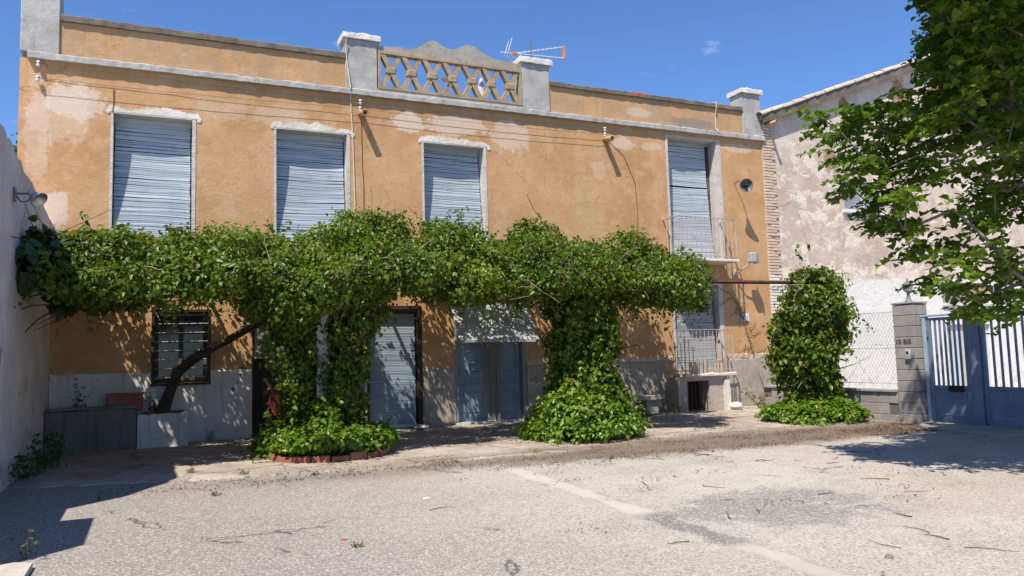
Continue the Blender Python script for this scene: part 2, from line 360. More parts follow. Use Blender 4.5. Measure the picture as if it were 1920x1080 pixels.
def mk_pave():
    t = NT('dirty_concrete_paving'); x, y, z = t.sep()
    c = t.mix(t.ramp(t.noise(.9, 7, .65), .36, .66), (.33, .27, .22), (.44, .375, .315))
    c = t.mix(t.math('MULTIPLY', t.ramp(t.noise(3.2, 9, .8), .46, .66), .75), c, (.19, .14, .105))
    c = t.mix(t.math('MULTIPLY', t.ramp(t.noise(14, 5, .7), .55, .72), .4), c, (.55, .49, .42))
    yg = t.math('ADD', y, t.math('MULTIPLY', t.math('SUBTRACT', t.noise(1.6, 7, .7), .5), 1.2))
    c = t.mix(t.math('MULTIPLY', t.math('MULTIPLY', t.math('SUBTRACT', 1, t.ramp(yg, -4.5, -3.7)), t.ramp(x, 0, 5)), .92), c, (.16, .11, .076))
    ck = t.math('ABSOLUTE', t.math('ADD', t.vor(.5, 'DISTANCE_TO_EDGE', 'Distance'), t.math('MULTIPLY', t.math('SUBTRACT', t.noise(4, 6, .7), .5), .12)))
    c = t.mix(t.math('MULTIPLY', t.math('SUBTRACT', 1, t.ramp(ck, .0, .012)), .7), c, (.09, .065, .05))
    h = t.math('ADD', t.noise(35, 5, .7), t.math('MULTIPLY', t.noise(4, 5, .65), 2.5))
    return t.pbr(c, .95, t.bump(h, .8, .012), 0, .15)

def mk_leaf(name, dark, mid, light, trans=.32, gloss=.42, spec=.45):
    t = NT(name)
    a = t.n('ShaderNodeAttribute'); a.attribute_name = 'v'; f = a.outputs['Fac']
    c = t.mix(t.ramp(f, 0, .55), dark, mid); c = t.mix(t.ramp(f, .5, 1), c, light); c = t.mix(t.ramp(f, 1.1, 1.4), c, (.26, .17, .05)); c = t.mix(t.ramp(f, 1.6, 1.9), c, (.14, .075, .035))
    q = t.n('ShaderNodeBsdfPrincipled'); t.set(q.inputs['Base Color'], c); q.inputs['Roughness'].default_value = gloss; q.inputs['Specular IOR Level'].default_value = spec
    tr = t.n('ShaderNodeBsdfTranslucent'); t.set(tr.inputs['Color'], t.mix(1.0, c, (1.5, 1.6, .45), 'MULTIPLY'))
    mxs = t.n('ShaderNodeMixShader'); mxs.inputs[0].default_value = trans
    t.t.links.new(q.outputs[0], mxs.inputs[1]); t.t.links.new(tr.outputs[0], mxs.inputs[2]); t.t.links.new(mxs.outputs[0], t.out.inputs['Surface'])
    return t.m

def mk_glass():
    t = NT('dark_window_glass'); c = t.mix(t.noise(3, 3, .5), (.015, .017, .018), (.035, .037, .04))
    return t.pbr(c, .12, None, 0, .6)

def mk_slats(name, c1, c2):
    t = NT(name); p = t.pos()
    x, y, z = t.sep()
    row = t.noise(26, 1, .5, t.map(p, (.05, .05, 1.2)))
    c = t.mix(t.ramp(row, .3, .7), c1, c2)
    c = t.mix(t.math('MULTIPLY', t.ramp(t.noise(5, 6, .7), .5, .75), .45), c, tuple(v*.62 for v in c1))
    c = t.mix(t.math('MULTIPLY', t.ramp(t.noise(40, 4, .6, t.map(p, (.3, .3, 2))), .58, .75), .35), c, (.55, .55, .54))
    return t.pbr(c, .6, t.bump(t.noise(60, 3, .6, t.map(p, (.2, 1, 2))), .3, .003), 0, .3)

M = dict(
 stucco=mk_stucco('ochre_stucco'), stucco_p=mk_stucco('weathered_ochre_stucco', True),
 white=mk_white('old_whitewash', (.74, .69, .635), (.60, .55, .50), .6, .5, (.30, .235, .185)), patchw=mk_white('white_mortar', (.74, .69, .62), (.62, .55, .47), .25), leftw=mk_white('pinkish_whitewash', (.75, .665, .635), (.64, .56, .535), .5, .8, (.32, .23, .21)),
 reveal=mk_white('pale_reveal_plaster', (.62, .57, .51), (.50, .45, .40), .4), conc=mk_conc('grey_cement'), conc_d=mk_conc('lichened_coping', (.125, .105, .085), (.205, .175, .14), .8),
 cap=mk_white('white_cap_paint', (.72, .69, .66), (.58, .55, .52), .35), plinth=mk_conc('grey_plinth_render', (.33, .275, .22), (.43, .37, .305), .45), neigh=mk_neigh(),
 lattice=mk_conc('tan_cast_stone', (.33, .24, .145), (.43, .325, .21), .55), ground=mk_ground(), pave=mk_pave(), glass=mk_glass(),
 slat=mk_slats('blue_grey_slats', (.42, .465, .515), (.50, .545, .59)), slat_g=mk_slats('grey_slats', (.34, .355, .365), (.43, .445, .455)),
 slat_d=mk_slats('shutter_blue_grey', (.26, .315, .365), (.33, .39, .44)), bluedoor=simple('blue_grey_door_paint', (.20, .25, .30), (.26, .315, .37), 4, .55, .2, 40, streak=.3), dark=simple('dark_interior', (.012, .010, .009), (.02, .017, .015), 3),
 brown=simple('brown_door_paint', (.035, .022, .016), (.055, .035, .025), 4, .6), frame_d=simple('dark_grey_frame', (.075, .072, .068), (.11, .105, .10), 5, .6),
 iron=simple('pale_railing_paint', (.52, .42, .37), (.40, .32, .28), 9, .6, .3, 80, .002), rust=simple('rusty_steel', (.085, .035, .024), (.13, .05, .032), 12, .8, .4, 90, .002),
 gate=simple('blue_gate_paint', (.14, .185, .265), (.18, .23, .31), 3, .5, .25, 30, .003, streak=.35, rust=.8), gate_lit=simple('lit_blue_gate_paint', (.30, .38, .47), (.36, .44, .52), 3, .5, .12, 30, .002, streak=.3, rust=.7),  # second gate blue is paler: sunlight on the post put into its colour
 block=simple('grey_concrete_block', (.30, .265, .25), (.37, .33, .31), 5, .95, .6, 70, .006, piecevar=.28), mortar=simple('dark_mortar', (.13, .115, .105), (.18, .16, .145), 9, .95, .5, 60),
 brick=simple('pale_pink_brick', (.62, .45, .33), (.70, .54, .42), 7, .95, .6, 70, .006, piecevar=.35), brick_w=simple('whitewashed_brick', (.78, .735, .68), (.70, .64, .57), 5, .95, .6, 50, .006, piecevar=.15),
 redbrick=simple('red_brick', (.30, .095, .06), (.38, .15, .10), 8, .95, .6, 60, .006, piecevar=.4), tile=simple('clay_roof_tile', (.50, .39, .29), (.60, .50, .40), 6, .95, .6, 50, .006, piecevar=.45),
 clay=simple('cream_clay_pipe', (.50, .33, .15), (.58, .40, .20), 9, .8, .3, 60), porc=simple('white_porcelain', (.74, .72, .70), (.66, .64, .62), 9, .35, .1, 60), wire=simple('dark_wire', (.06, .045, .035), (.09, .07, .055), 9, .7),
 pvc=simple('white_cable_sheath', (.66, .60, .52), (.56, .50, .42), 9, .6), alu=simple('dull_aluminium', (.55, .55, .56), (.45, .45, .46), 12, .35, .1, 60, metal=.85), steel=simple('grey_lamp_enamel', (.13, .13, .125), (.19, .19, .18), 9, .45, .15, 60),
 lgrey=simple('light_grey_casing', (.36, .36, .37), (.44, .44, .45), 9, .5, .1, 60), bark=simple('grey_brown_bark', (.085, .065, .05), (.14, .11, .085), 8, .95, .9, 40, .012), barkl=simple('pale_dry_stem', (.30, .235, .17), (.22, .165, .115), 10, .95, .5, 60),
 bark_d=simple('dark_vine_bark', (.05, .037, .028), (.085, .065, .05), 8, .95, .9, 35, .012), paper=simple('white_enamel_plate', (.74, .74, .75), (.66, .66, .68), 9, .4, .05), black=simple('black_lettering', (.015, .015, .015), (.025, .025, .025), 9, .6),
 red=simple('red_plastic', (.17, .03, .024), (.22, .04, .032), 5, .5, .1), orange=simple('orange_plastic', (.62, .25, .10), (.55, .2, .08), 5, .5, .1), wood=simple('weathered_planks', (.60, .56, .50), (.50, .44, .36), 5, .9, .5, 40, streak=.5),
 palewood=simple('pale_blue_boards', (.55, .60, .63), (.62, .64, .64), 4, .85, .4, 40, streak=.35), roofing=simple('roof_screed', (.34, .27, .22), (.42, .34, .28), 3, .95), soil=simple('dry_soil', (.10, .07, .048), (.15, .108, .075), 8, .98, .9, 40, .02),
 stone=simple('pale_stone', (.42, .375, .32), (.50, .45, .39), 6, .95, .6, 40, .01), litter=simple('dead_leaves', (.10, .058, .034), (.17, .105, .06), 20, .95), pinkp=simple('old_pink_plaster', (.48, .33, .245), (.56, .42, .33), 4, .95, .6, 30, .01),
 tan=simple('tan_window_board', (.40, .29, .19), (.34, .24, .155), 4, .85), greyglass=simple('grey_frosted_pane', (.26, .26, .27), (.33, .33, .34), 3, .3, .05), bead=simple('beaded_curtain', (.27, .235, .205), (.38, .33, .29), 30, .8, .6, 120, .004),
 leaf=mk_leaf('ivy_leaf', (.034, .062, .007), (.118, .175, .016), (.24, .29, .042), .36, .38, .38), leaf_y=mk_leaf('young_ivy_leaf', (.06, .12, .009), (.14, .235, .018), (.25, .34, .036), .38, .38, .5), leaf_t=mk_leaf('tree_leaf', (.030, .064, .006), (.110, .185, .013), (.21, .29, .028), .38, .5, .35),
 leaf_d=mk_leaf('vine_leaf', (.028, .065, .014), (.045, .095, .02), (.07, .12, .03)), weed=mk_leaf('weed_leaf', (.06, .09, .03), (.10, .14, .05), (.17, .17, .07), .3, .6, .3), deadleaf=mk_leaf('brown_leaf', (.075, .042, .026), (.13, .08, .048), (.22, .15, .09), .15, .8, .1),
)
# ------------------------------------------------------------------ ground
mb = MB()
ys = [-90, -60, -40, -30] + [-26+i for i in range(27)] + [70]
xs = [-90, -50] + [-20+2*i for i in range(31)] + [90]
for y in ys:
    for x in xs: mb.v.append((x, y, gz(y) - (.0 if y <= 0 else .0)))
nx = len(xs)
for j in range(len(ys)-1):
    for i in range(nx-1): q = j*nx+i; mb.f.append((q, q+1, q+1+nx, q+nx))
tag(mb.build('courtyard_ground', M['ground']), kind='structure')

# raised concrete apron along the house, with a broken front edge
mb = MB(); n = 150; top = []; bot = []
for i in range(n+1):
    x = -1.66 + (12.15+1.66)*i/n
    e = -4.36 + .06*math.sin(x*1.7) + rng.gauss(0, .035) + (.75*max(0, 1-(x+1.7)/2.2)**.8 if x < .5 else 0)
    h = .014 + .006*math.sin(x*.9+1)
    top.append((x, e+.03, gz(e)+h)); bot.append((x, e, gz(e)-.01))
rows = [[(x, e+(0.02-e)*k/8, (gz(e)*(1-k/8)) + (z-gz(e)) ) for (x, e, z) in top] for k in range(9)]
rows = [bot] + rows
for r in rows: mb.v += r
for j in range(len(rows)-1):
    for i in range(n): q = j*(n+1)+i; mb.f.append((q, q+1, q+n+2, q+n+1))
tag(mb.build('pavement', M['pave']), kind='structure')
# concrete ramp before the gate
mb = MB(); mb.prism([(11.25, -9.5), (12.28, -9.5), (12.28, -4.95), (12.0, -4.97), (11.7, -5.12), (11.3, -6.6)], -.2, .0, 'z')
mb.v = [(x, y, (gz(y)+.025 if z > -.1 else gz(y)-.03) + (max(0, x-11.3)*.035 if z > -.1 else 0)) for x, y, z in mb.v]
tag(mb.build('gate_ramp', M['plinth']), kind='structure')

# ------------------------------------------------------------------ ochre house
H = thing('house', (5.6, 0, 0), 'two storey ochre stucco house with lattice parapet and blue grey roller blinds', 'house')
OPEN = [(-.82, .46, 3.45, 5.63), (1.84, 3.18, 3.45, 5.62), (4.66, 5.99, 3.45, 5.61), (10.53, 11.97, 3.32, 6.28), (10.52, 11.82, .86, 2.85),
        (-.15, .74, 1.02, 2.25), (1.46, 2.72, 0, 2.62), (3.50, 4.55, 0, 2.32), (5.27, 6.75, 0, 2.34)]
def walled(x0, x1, z0, z1, openings, y, depth, back, ztop=None):
    m_ = MB(); cx = sorted({x0, x1, *[o[0] for o in openings], *[o[1] for o in openings]}); cz = sorted({z0, z1, *[o[2] for o in openings if o[2] > z0], *[o[3] for o in openings]})
    for i in range(len(cx)-1):
        for j in range(len(cz)-1):
            a, b, c, d = cx[i], cx[i+1], cz[j], cz[j+1]; mx_, mz = (a+b)/2, (c+d)/2
            if any(o[0] < mx_ < o[1] and o[2] < mz < o[3] for o in openings): continue
            m_.quad((a, y, c), (b, y, c), (b, y, d), (a, y, d))
    for a, b, c, d in openings:
        Y = y+depth
        m_.quad((a, y, c), (a, y, d), (a, Y, d), (a, Y, c)); m_.quad((b, y, c), (b, Y, c), (b, Y, d), (b, y, d))
        m_.quad((a, y, d), (b, y, d), (b, Y, d), (a, Y, d)); m_.quad((a, y, c), (a, Y, c), (b, Y, c), (b, y, c))
        m_.quad((a-.1, Y+.25, c-.1), (b+.1, Y+.25, c-.1), (b+.1, Y+.25, d+.1), (a-.1, Y+.25, d+.1))
    m_.quad((x0, y, z0), (x0, y, z1), (x0, back, z1), (x0, back, z0)); m_.quad((x1, y, z0), (x1, back, z0), (x1, back, z1), (x1, y, z1))
    m_.quad((x0, back, z0), (x0, back, z1), (x1, back, z1), (x1, back, z0))
    return m_
walled(-2.17, 13.35, -.02, 6.40, OPEN, 0, .36, 9.0).build('wall', M['stucco'], H)
MB().box(-2.15, 13.33, .16, 8.98, 6.32, 6.36).build('roof', M['roofing'], H)
# plinths
for a, b, z in ((-1.64, -.172, 1.21), (-.1715, .7615, .975), (.762, 1.44, 1.21)): MB().rough(a, b, -.028, -.001, .0, z, .1, .008).build('plinth', M['white'], H)['label'] = 'whitewashed left plinth'
pl = M['plinth']
for a, b in ((4.60, 5.24), (6.80, 10.20), (11.62, 13.34)): MB().rough(a, b, -.03, -.001, .0, 1.11, .1, .006).build('plinth', pl, H)
for a, b in ((6.80, 10.50), (11.84, 13.33)): MB().rough(a, b, -.018, -.0012, 1.115, 1.215, .05, .016).build('chipped_band', M['pinkp'], H)
# cornice and parapet
MB().rough(-2.06, 13.40, -.09, .0, 6.39, 6.50, .1, .008).build('cornice', M['conc'], H)
MB().box(-1.61, 3.15, .0, .16, 6.40, 7.09).build('parapet', M['stucco_p'], H)
MB().box(7.53, 12.79, .0, .16, 6.40, 7.09).build('parapet', M['stucco_p'], H)
MB().rough(-1.605, 3.135, -.05, .21, 7.091, 7.205, .10, .006).build('coping', M['conc_d'], H)
MB().rough(7.535, 12.785, -.05, .21, 7.091, 7.19, .10, .006).build('coping', M['conc_d'], H)
MB().rough(9.55, 9.98, -.056, .02, 7.10, 7.196, .07, .008).build('coping_repair', M['redbrick'], H)['label'] = 'reddish repaired stretch of coping'
for a, b, z, cap in ((-2.17, -1.61, 7.95, 1), (3.14, 3.76, 7.50, 1), (6.88, 7.53, 7.52, 1), (12.79, 13.35, 7.55, 1)):
    p = MB().cbox(a, b, -.035, .40, 6.502, z, .012).build('pilaster', M['conc'], H)
    c_ = MB(); c_.rough(a-.05, b+.06, -.09, .45, z+.001, z+.115, .09, .010); c_.build('cap', M['cap'], p)
# pierced panel between the middle pilasters
B0, B1, Z0, Z1 = 3.775, 6.868, 6.575, 7.335
pan = MB(); pan.box(B0, B1, -.045, .10, Z0, Z0+.05).box(B0, B0+.05, -.042, .10, Z0+.051, Z1-.051).box(B1-.05, B1, -.042, .10, Z0+.051, Z1-.051).box(B0, B1, -.045, .10, Z1-.05, Z1)
PAN = pan.build('lattice_panel', M['lattice'], H)
MB().box(B0-.01, B1+.005, -.034, .14, 6.502, Z0-.002).build('lattice_base', M['conc'], H)
nX = 7; wX = (B1-B0-.10)/nX
cb = MB()
def xcross():
    q = MB(); h0, h1 = -(Z1-Z0)/2+.052, (Z1-Z0)/2-.052
    for s in (-1, 1):
        off = wX*.40; t_ = .085
        q.prism([(-s*off-t_/1.0, h0), (-s*off+t_/1.0, h0), (s*.03*s+.075*1, 0) if False else (-s*0+.07, 0), (-.07, 0)] if False else [(-s*off-.052, h0), (-s*off+.052, h0), (s*off+.052, h1), (s*off-.052, h1)], -.030+.006*s, .075-.004*s, 'y')
    return q.mesh('cross', M['lattice'])
kb = MB(); kb.cbox(-.10, .10, -.048, .09, -.072, .072, .022); knot = kb.mesh('knot', M['lattice']); xm = xcross()
for i in range(nX):
    cx = B0+.05+wX*(i+.5)
    c_ = piece('cross', xm, PAN, (cx, 0, (Z0+Z1)/2))
    piece('knot', knot, PAN, (cx+rng.gauss(0, .006), 0, (Z0+Z1)/2+rng.gauss(0, .008)), None, (1+rng.gauss(0, .05), 1, 1+rng.gauss(0, .08)))
crest = [(3.77, 7.337)]
for x, z in ((3.77, 7.43), (4.0, 7.435), (4.2, 7.47), (4.4, 7.45), (4.6, 7.50), (4.75, 7.64), (4.88, 7.70), (5.0, 7.68), (5.15, 7.60), (5.36, 7.575), (5.5, 7.66), (5.66, 7.73), (5.8, 7.71), (5.95, 7.63), (6.1, 7.56), (6.3, 7.50), (6.6, 7.485), (6.87, 7.47)): crest.append((x, z+rng.gauss(0, .005)))
crest.append((6.87, 7.337))
MB().prism(crest[::-1], -.03, .11, 'y').build('crest', mk_conc('crest_cement', (.33, .29, .24), (.42, .37, .31), .6), H)
MB().prism([(5.05, 6.93), (5.2, 6.97), (5.22, 6.88), (5.1, 6.86)], -.058, -.05, 'y').build('brick_repair', M['redbrick'], H)

# windows with hanging slatted blinds -------------------------------------------------
def ragged(x0, x1, z0, z1, y, seed, rag=.05):
    q = random.Random(seed); n = int((x1-x0)/.022); a = [(q.uniform(3, 40), q.uniform(0, 6.28), q.uniform(.3, 1)) for _ in range(7)]; top = []
    mid = q.uniform(.3, .65); rag = z1-z0
    for i in range(n+1):
        u = i/n; e = min(1, u*22, (1-u)*22); s = sum(w*math.sin(u*f+p)/(1+f*.09) for f, p, w in a)
        top.append((x0+(x1-x0)*u, z0+rag*e*(.62+.34*math.exp(-((u-mid)/.2)**2)+.30*s)+q.gauss(0, .009)))
    return MB().prism(([(x0+.02, z0-.035), (x0+.06, z0-.03), (x0+.065, z0), (x1-.075, z0), (x1-.07, z0-.05), (x1-.02, z0-.06)] + top[::-1])[::-1], y, -.001, 'y')
def blind(name, x0, x1, zt, zb, yt, ym, yb, parent, mat, pitch=.031, bow=.03, seed=1, gaps=(), slope=0.0, curl=0.0, wave=1.0):
    q = random.Random(seed); m_ = MB(); n = int((zt-zb)/pitch); NS = 8
    k1, k2 = q.uniform(1.5, 3), q.uniform(3, 6)
    for i in range(n):
        t = i/max(1, n-1); z = zt-(zt-zb)*t; y = (1-t)*yt+t*yb + (ym-(yt+yb)/2)*4*t*(1-t)
        if any(abs(t-g) < .5/n for g in gaps): continue
        jz = q.gauss(0, .0018)*wave; tl = q.gauss(0, .0022)*wave + slope*t; a = q.uniform(-.0018, .0018); w_ = pitch*q.uniform(.78, .88)
        e0, e1 = x0+q.uniform(0, .012), x1-q.uniform(0, .012); base = len(m_.v)
        for k in range(NS+1):
            u = k/NS*2-1; xx = e0+(e1-e0)*k/NS; yy = y + bow*(1-u*u)*math.sin(math.pi*min(1, t*1.2+.1)) + .003*wave*math.sin(u*k1+t*k2)
            zz = z+jz+tl*u + curl*(1-u*u)*t + .0018*wave*math.sin(u*k2+t*9)
            m_.v += [(xx, yy+a-.003, zz), (xx, yy-a-.003, zz+w_), (xx, yy-a+.004, zz+w_), (xx, yy+a+.004, zz)]
        for k in range(NS):
            for e in range(4):
                r = (e+1) % 4; m_.f.append((base+k*4+e, base+k*4+4+e, base+k*4+4+r, base+k*4+r))
        m_.f.append((base, base+1, base+2, base+3)); m_.f.append((base+NS*4+3, base+NS*4+2, base+NS*4+1, base+NS*4))
    o = m_.build(name, mat, parent); o['kind'] = 'stuff'
    return o
def cords(x0, x1, zt, zb, y, parent, fr=(.2, .5, .8)):
    m_ = MB()
    for f in fr: x = x0+(x1-x0)*f; m_.tube([(x, y, zt), (x+.01, y-.012, (zt+zb)/2), (x, y-.01, zb)], .005, 4)
    m_.build('cord', M['slat'], parent)
def window(x0, x1, z0, z1, name, frames=True, sur=.03):
    f = MB(); Y = .295; w_ = .06
    f.box(x0+.03, x0+.03+w_, Y, Y+.06, z0+.03, z1-.03).box(x1-.03-w_, x1-.03, Y, Y+.06, z0+.03, z1-.03).box(x0+.03+w_, x1-.03-w_, Y, Y+.06, z1-.03-w_, z1-.03).box(x0+.03+w_, x1-.03-w_, Y, Y+.06, z0+.03, z0+.03+w_)
    mid = (x0+x1)/2; f.box(mid-.04, mid+.04, Y-.003, Y+.058, z0+.03+w_, z1-.03-w_)
    o = f.build(name, M['frame_d'], H)
    for a, b in ((x0+.03+w_, mid-.04), (mid+.04, x1-.03-w_)): MB().box(a, b, Y+.02, Y+.03, z0+.03+w_, z1-.03-w_).build('pane', M['glass'], o)
    return o
def surround(o, x0, x1, z0, z1, t=.022, proud=.010, wl=.03, wr=.05, mat=None):
    s_ = MB(); P = -proud
    s_.box(x0-wl, x0+t, P, .294, z0, z1-t).box(x1-t, x1+wr, P, .294, z0, z1-t).box(x0-wl, x1+wr, P, .294, z1-t+.0005, z1+.02)
    s_.build('surround', mat or M['reveal'], o)
sd = 3
for k, (x0, x1, z0, z1) in enumerate(OPEN[:3]):
    wnd = window(x0, x1, z0, z1, 'window'); surround(wnd, x0, x1, z0, z1, wl=.018, wr=.035)
    ragged(x0-.09, x1+.13, z1+.001, z1+.145, -.0135, 20+k).build('mortar_patch', M['patchw'], H)
    MB().box(x0+.03, x1-.03, .23, .285, z1-.10, z1-.024).build('blind_board', M['slat'], wnd)
    b = blind('roller_blind', x0+.035, x1-.04, z1-.12, z0+.02, .255, .185, .0, wnd, M['slat'], seed=sd+k, gaps=(), slope=(-.006, .014, .004)[k], bow=.02, curl=(.008, -.012, .004)[k], wave=1.7)
    
# upper balcony door and lower balcony door
for k, (x0, x1, z0, z1) in enumerate(OPEN[3:5]):
    wnd = window(x0, x1, z0, z1, 'balcony_door'); surround(wnd, x0, x1, z0, z1, wl=.03, wr=.10)
    MB().box(x0+.03, x1-.06, .23, .285, z1-.09, z1-.024).build('blind_board', M['slat_g'], wnd)
    if k == 0:
        blind('roller_blind', x0+.04, x1-.16, z1-.10, z0+.02, .25, .20, .06, wnd, M['slat'], pitch=.036, seed=31, gaps=(.36, .37), slope=.012, bow=.02)
    else:
        blind('roller_blind', x0+.04, x1-.12, z1-.10, z0+.02, .17, .10, .06, wnd, M['slat_g'], pitch=.036, seed=37, gaps=(), slope=.0, bow=.03)
# barred ground-floor window
x0, x1, z0, z1 = OPEN[5]
wnd = window(x0, x1, z0, z1, 'barred_window'); surround(wnd, x0, x1, z0, z1, t=.02, wl=.02, wr=.02, mat=M['brown'])
for i in range(8):
    z = z0+.09+i*(z1-z0-.16)/7.0; MB().tube([(x0+.02, .06, z), (x1-.02, .06, z+.004)], .0085, 6).build('bar', M['iron'], wnd)
MB().box(x0-.03, x1+.03, -.05, .19, z0-.04, z0-.002).build('sill', M['brown'], wnd)
# left doorway, dark, with a short blind
x0, x1, z0, z1 = OPEN[6]
d1 = MB().box(x0+.02, x1-.02, .16, .20, .02, z1-.02).build('door', M['brown'], H); surround(d1, x0, x1, 0, z1, t=.02, wl=.015, wr=.02, mat=M['brown'])
for a in (.14, .72): MB().cbox(x0+a, x0+a+.42, .145, .162, .3, 1.2, .01).build('door_panel', M['brown'], d1)
blind('roller_blind', x0+.03, x1-.03, z1-.04, 1.52, .10, .06, .02, d1, M['slat_g'], pitch=.034, seed=41)
MB().box(x0+.03, x1-.03, .0, .05, 1.40, 1.51).build('blind_board', M['slat_g'], d1)
# middle doorway closed by a slatted roller
x0, x1, z0, z1 = OPEN[7]
d2 = MB().box(x0+.02, x1-.02, .20, .24, .02, z1-.02).build('door', M['frame_d'], H); surround(d2, x0, x1, 0, z1, t=.05, wl=.02, wr=.03, mat=M['brown'])
MB().box(x0-.06, x0-.021, -.05, .0-.001, .0, 1.35).build('door_post', M['cap'], d2)
blind('roller_shutter', x0+.055, x1-.075, z1-.16, .07, .13, .12, .125, d2, M['slat_d'], pitch=.030, seed=43, bow=.0, wave=.15)
MB().box(x0+.05, x1-.05, .09, .16, .012, .07).build('threshold', M['cap'], d2)
# double door under a propped-out blind
x0, x1, z0, z1 = OPEN[8]
d3 = MB().box(x0+.02, x1-.02, .15, .19, .03, z1-.02).build('double_door', M['bluedoor'], H); surround(d3, x0, x1, 0, z1, t=.035, wl=.02, wr=.02, mat=M['bluedoor'])
mid = (x0+x1)/2
for s in (0, 1):
    a, b = (x0+.04, mid-.006) if s == 0 else (mid+.006, x1-.04)
    lf = MB().box(a, b, .125, .149, .035, z1-.03).build('door_leaf', M['bluedoor'], H)
    fr = MB()
    for (u0, u1, v0, v1) in ((a+.005, a+.10, .05, z1-.06), (b-.10, b-.005, .05, z1-.06), (a+.1005, b-.1005, .05, .17), (a+.1005, b-.1005, .66, .78), (a+.1005, b-.1005, .90, 1.02), (a+.1005, b-.1005, z1-.20, z1-.06)): fr.cbox(u0, u1, .105, .126, v0, v1, .006)
    fr.build('door_rail', M['bluedoor'], lf)
    MB().cbox(a+.15, b-.15, .112, .126, .22, .61, .012).build('door_panel', M['bluedoor'], lf)
MB().box(x0-.06, x1+.08, -.10, .12, .005, .045).build('threshold', M['cap'], d3)
m_ = MB(); q = random.Random(6)
for i in range(34):       # bead curtain strings gathered in the middle
    u = i/33; xt = mid-.20+.46*u; xb = mid-.05+.26*u+q.gauss(0, .006); ph = q.random()*.04
    pts = [(xt+(xb-xt)*min(1, (k/6)**.6*1.05), .06+.03*math.sin(i*1.7+k*.4)+ph, 2.0-(1.95)*k/6) for k in range(7)]
    m_.tube(pts, [.010+.003*math.sin(i+k*2.1) for k in range(7)], 4)
m_.build('bead_curtain', M['bead'], d3)
# slatted blind propped out over it like an awning
aw = MB(); n = 26; q = random.Random(9); NS = 8
for i in range(n):
    t = i/(n-1); z = 2.36-.72*t; y = -.04-.47*t**.9
    base = len(aw.v); w_ = .025; tl = q.gauss(0, .003)
    for k in range(NS+1):
        u = k/NS*2-1; x = 5.16+(1.66+.04*t)*k/NS + q.gauss(0, .001)
        zz = z + tl*u + .012*math.sin(u*2.2+t*2); yy = y - .012*math.cos(u*1.5)
        aw.v += [(x, yy, zz), (x, yy+.014, zz+w_), (x, yy+.020, zz+w_-.005), (x, yy+.006, zz-.005)]
    for k in range(NS):
        for e in range(4): r = (e+1) % 4; aw.f.append((base+k*4+e, base+k*4+4+e, base+k*4+4+r, base+k*4+r))
    aw.f.append((base, base+1, base+2, base+3)); aw.f.append((base+NS*4+3, base+NS*4+2, base+NS*4+1, base+NS*4))
AW = aw.build('awning_blind', M['slat_g'], H); AW['kind'] = 'stuff'
MB().bar((5.15, -.52, 1.625), (6.87, -.53, 1.61), .05, .03, (0, 0, 1)).build('bottom_bar', M['slat_g'], AW)
MB().box(5.15, 6.84, -.05, -.004, 2.37, 2.44).build('head_board', M['slat_g'], AW)
MB().tube([(5.22, -.02, 1.30), (5.22, -.5, 1.61)], .012, 5).tube([(6.80, -.02, 1.30), (6.80, -.5, 1.60)], .012, 5).build('stay', M['iron'], AW)
# balconies
def balcony(name, x0, x1, zs, zr, y, nb, parent, slab):
    s_ = MB(); s_.rough(x0-.03, x1+.03, y-.04, -.001, zs-slab, zs, .1, .006); b = s_.build(name, M['reveal'], parent)
    r_ = MB(); r_.bar((x0, y, zr), (x1, y, zr), .03, .014, (0, 1, 0)).bar((x0, y, zr), (x0, -.002, zr), .03, .014, (1, 0, 0)).bar((x1, y, zr), (x1, -.002, zr), .03, .014, (1, 0, 0))
    r_.build('railing', M['iron'], b); r_ = MB(); zl = zs+.07; r_.bar((x0, y, zl), (x1, y, zl), .026, .012, (0, 1, 0)).bar((x0, y, zl), (x0, -.002, zl), .026, .012, (1, 0, 0)).bar((x1, y, zl), (x1, -.002, zl), .026, .012, (1, 0, 0))
    r_.build('bottom_rail', M['iron'], b)
    def upr(x, yy, w_=.014): MB().bar((x, yy, zs-.002), (x, yy, zr-.008), w_, w_, (1, 0, 0)).build('baluster', M['iron'], b)
    for i in range(nb+1): upr(x0+(x1-x0)*i/nb, y, .022 if i in (0, nb) else .013)
    for i in range(1, 4): upr(x0, y+(-y)*i/4); upr(x1, y+(-y)*i/4)
    return b
b_up = balcony('balcony', 10.33, 11.94, 3.36, 4.30, -.55, 13, H, .05)
b_lo = balcony('balcony', 10.36, 11.68, .82, 1.78, -.55, 12, H, .06)
# masonry box under the lower balcony, with a barred vent
vb = MB(); vb.box(10.18, 10.42, -.50, -.001, .0, .757).box(11.02, 11.52, -.50, -.001, .0, .757).box(10.4205, 11.0195, -.495, -.001, .66, .757).box(10.4205, 11.0195, -.12, -.001, .0, .659)
vbo = vb.build('balcony_base', mk_white('stained_base_plaster', (.46, .40, .35), (.36, .30, .26), .6, .5, (.22, .16, .13)), H)
MB().box(10.44, 11.0, -.20, -.14, .02, .64).build('vent_shade', M['dark'], vbo)  # near-black sheet before the masonry back, standing for shade inside the vent
for i in range(6): x = 10.48+i*.10; MB().tube([(x, -.44, .0), (x, -.44, .66)], .011, 6).build('vent_bar', M['rust'], vbo)
MB().prism([(-.60, .0), (-.50, .0), (-.50, .62), (-.56, .66)], 11.40, 11.53, 'x').build('buttress', M['white'], vbo)
# clay spouts
for x in (3.43, 8.87):
    s_ = MB(); a = Vector((x, .05, 6.045)); e = Vector((x+.015, -.27, 5.985)); ax = (e-a); L = ax.length
    s_.lathe([(.0, .0), (.062, 0), (.062, L), (.066, L+.002), (.066, L+.03), (.048, L+.03), (.045, .10), (.0, .10)], a, ax, 14); s_.build('spout', M['clay'], H, True)
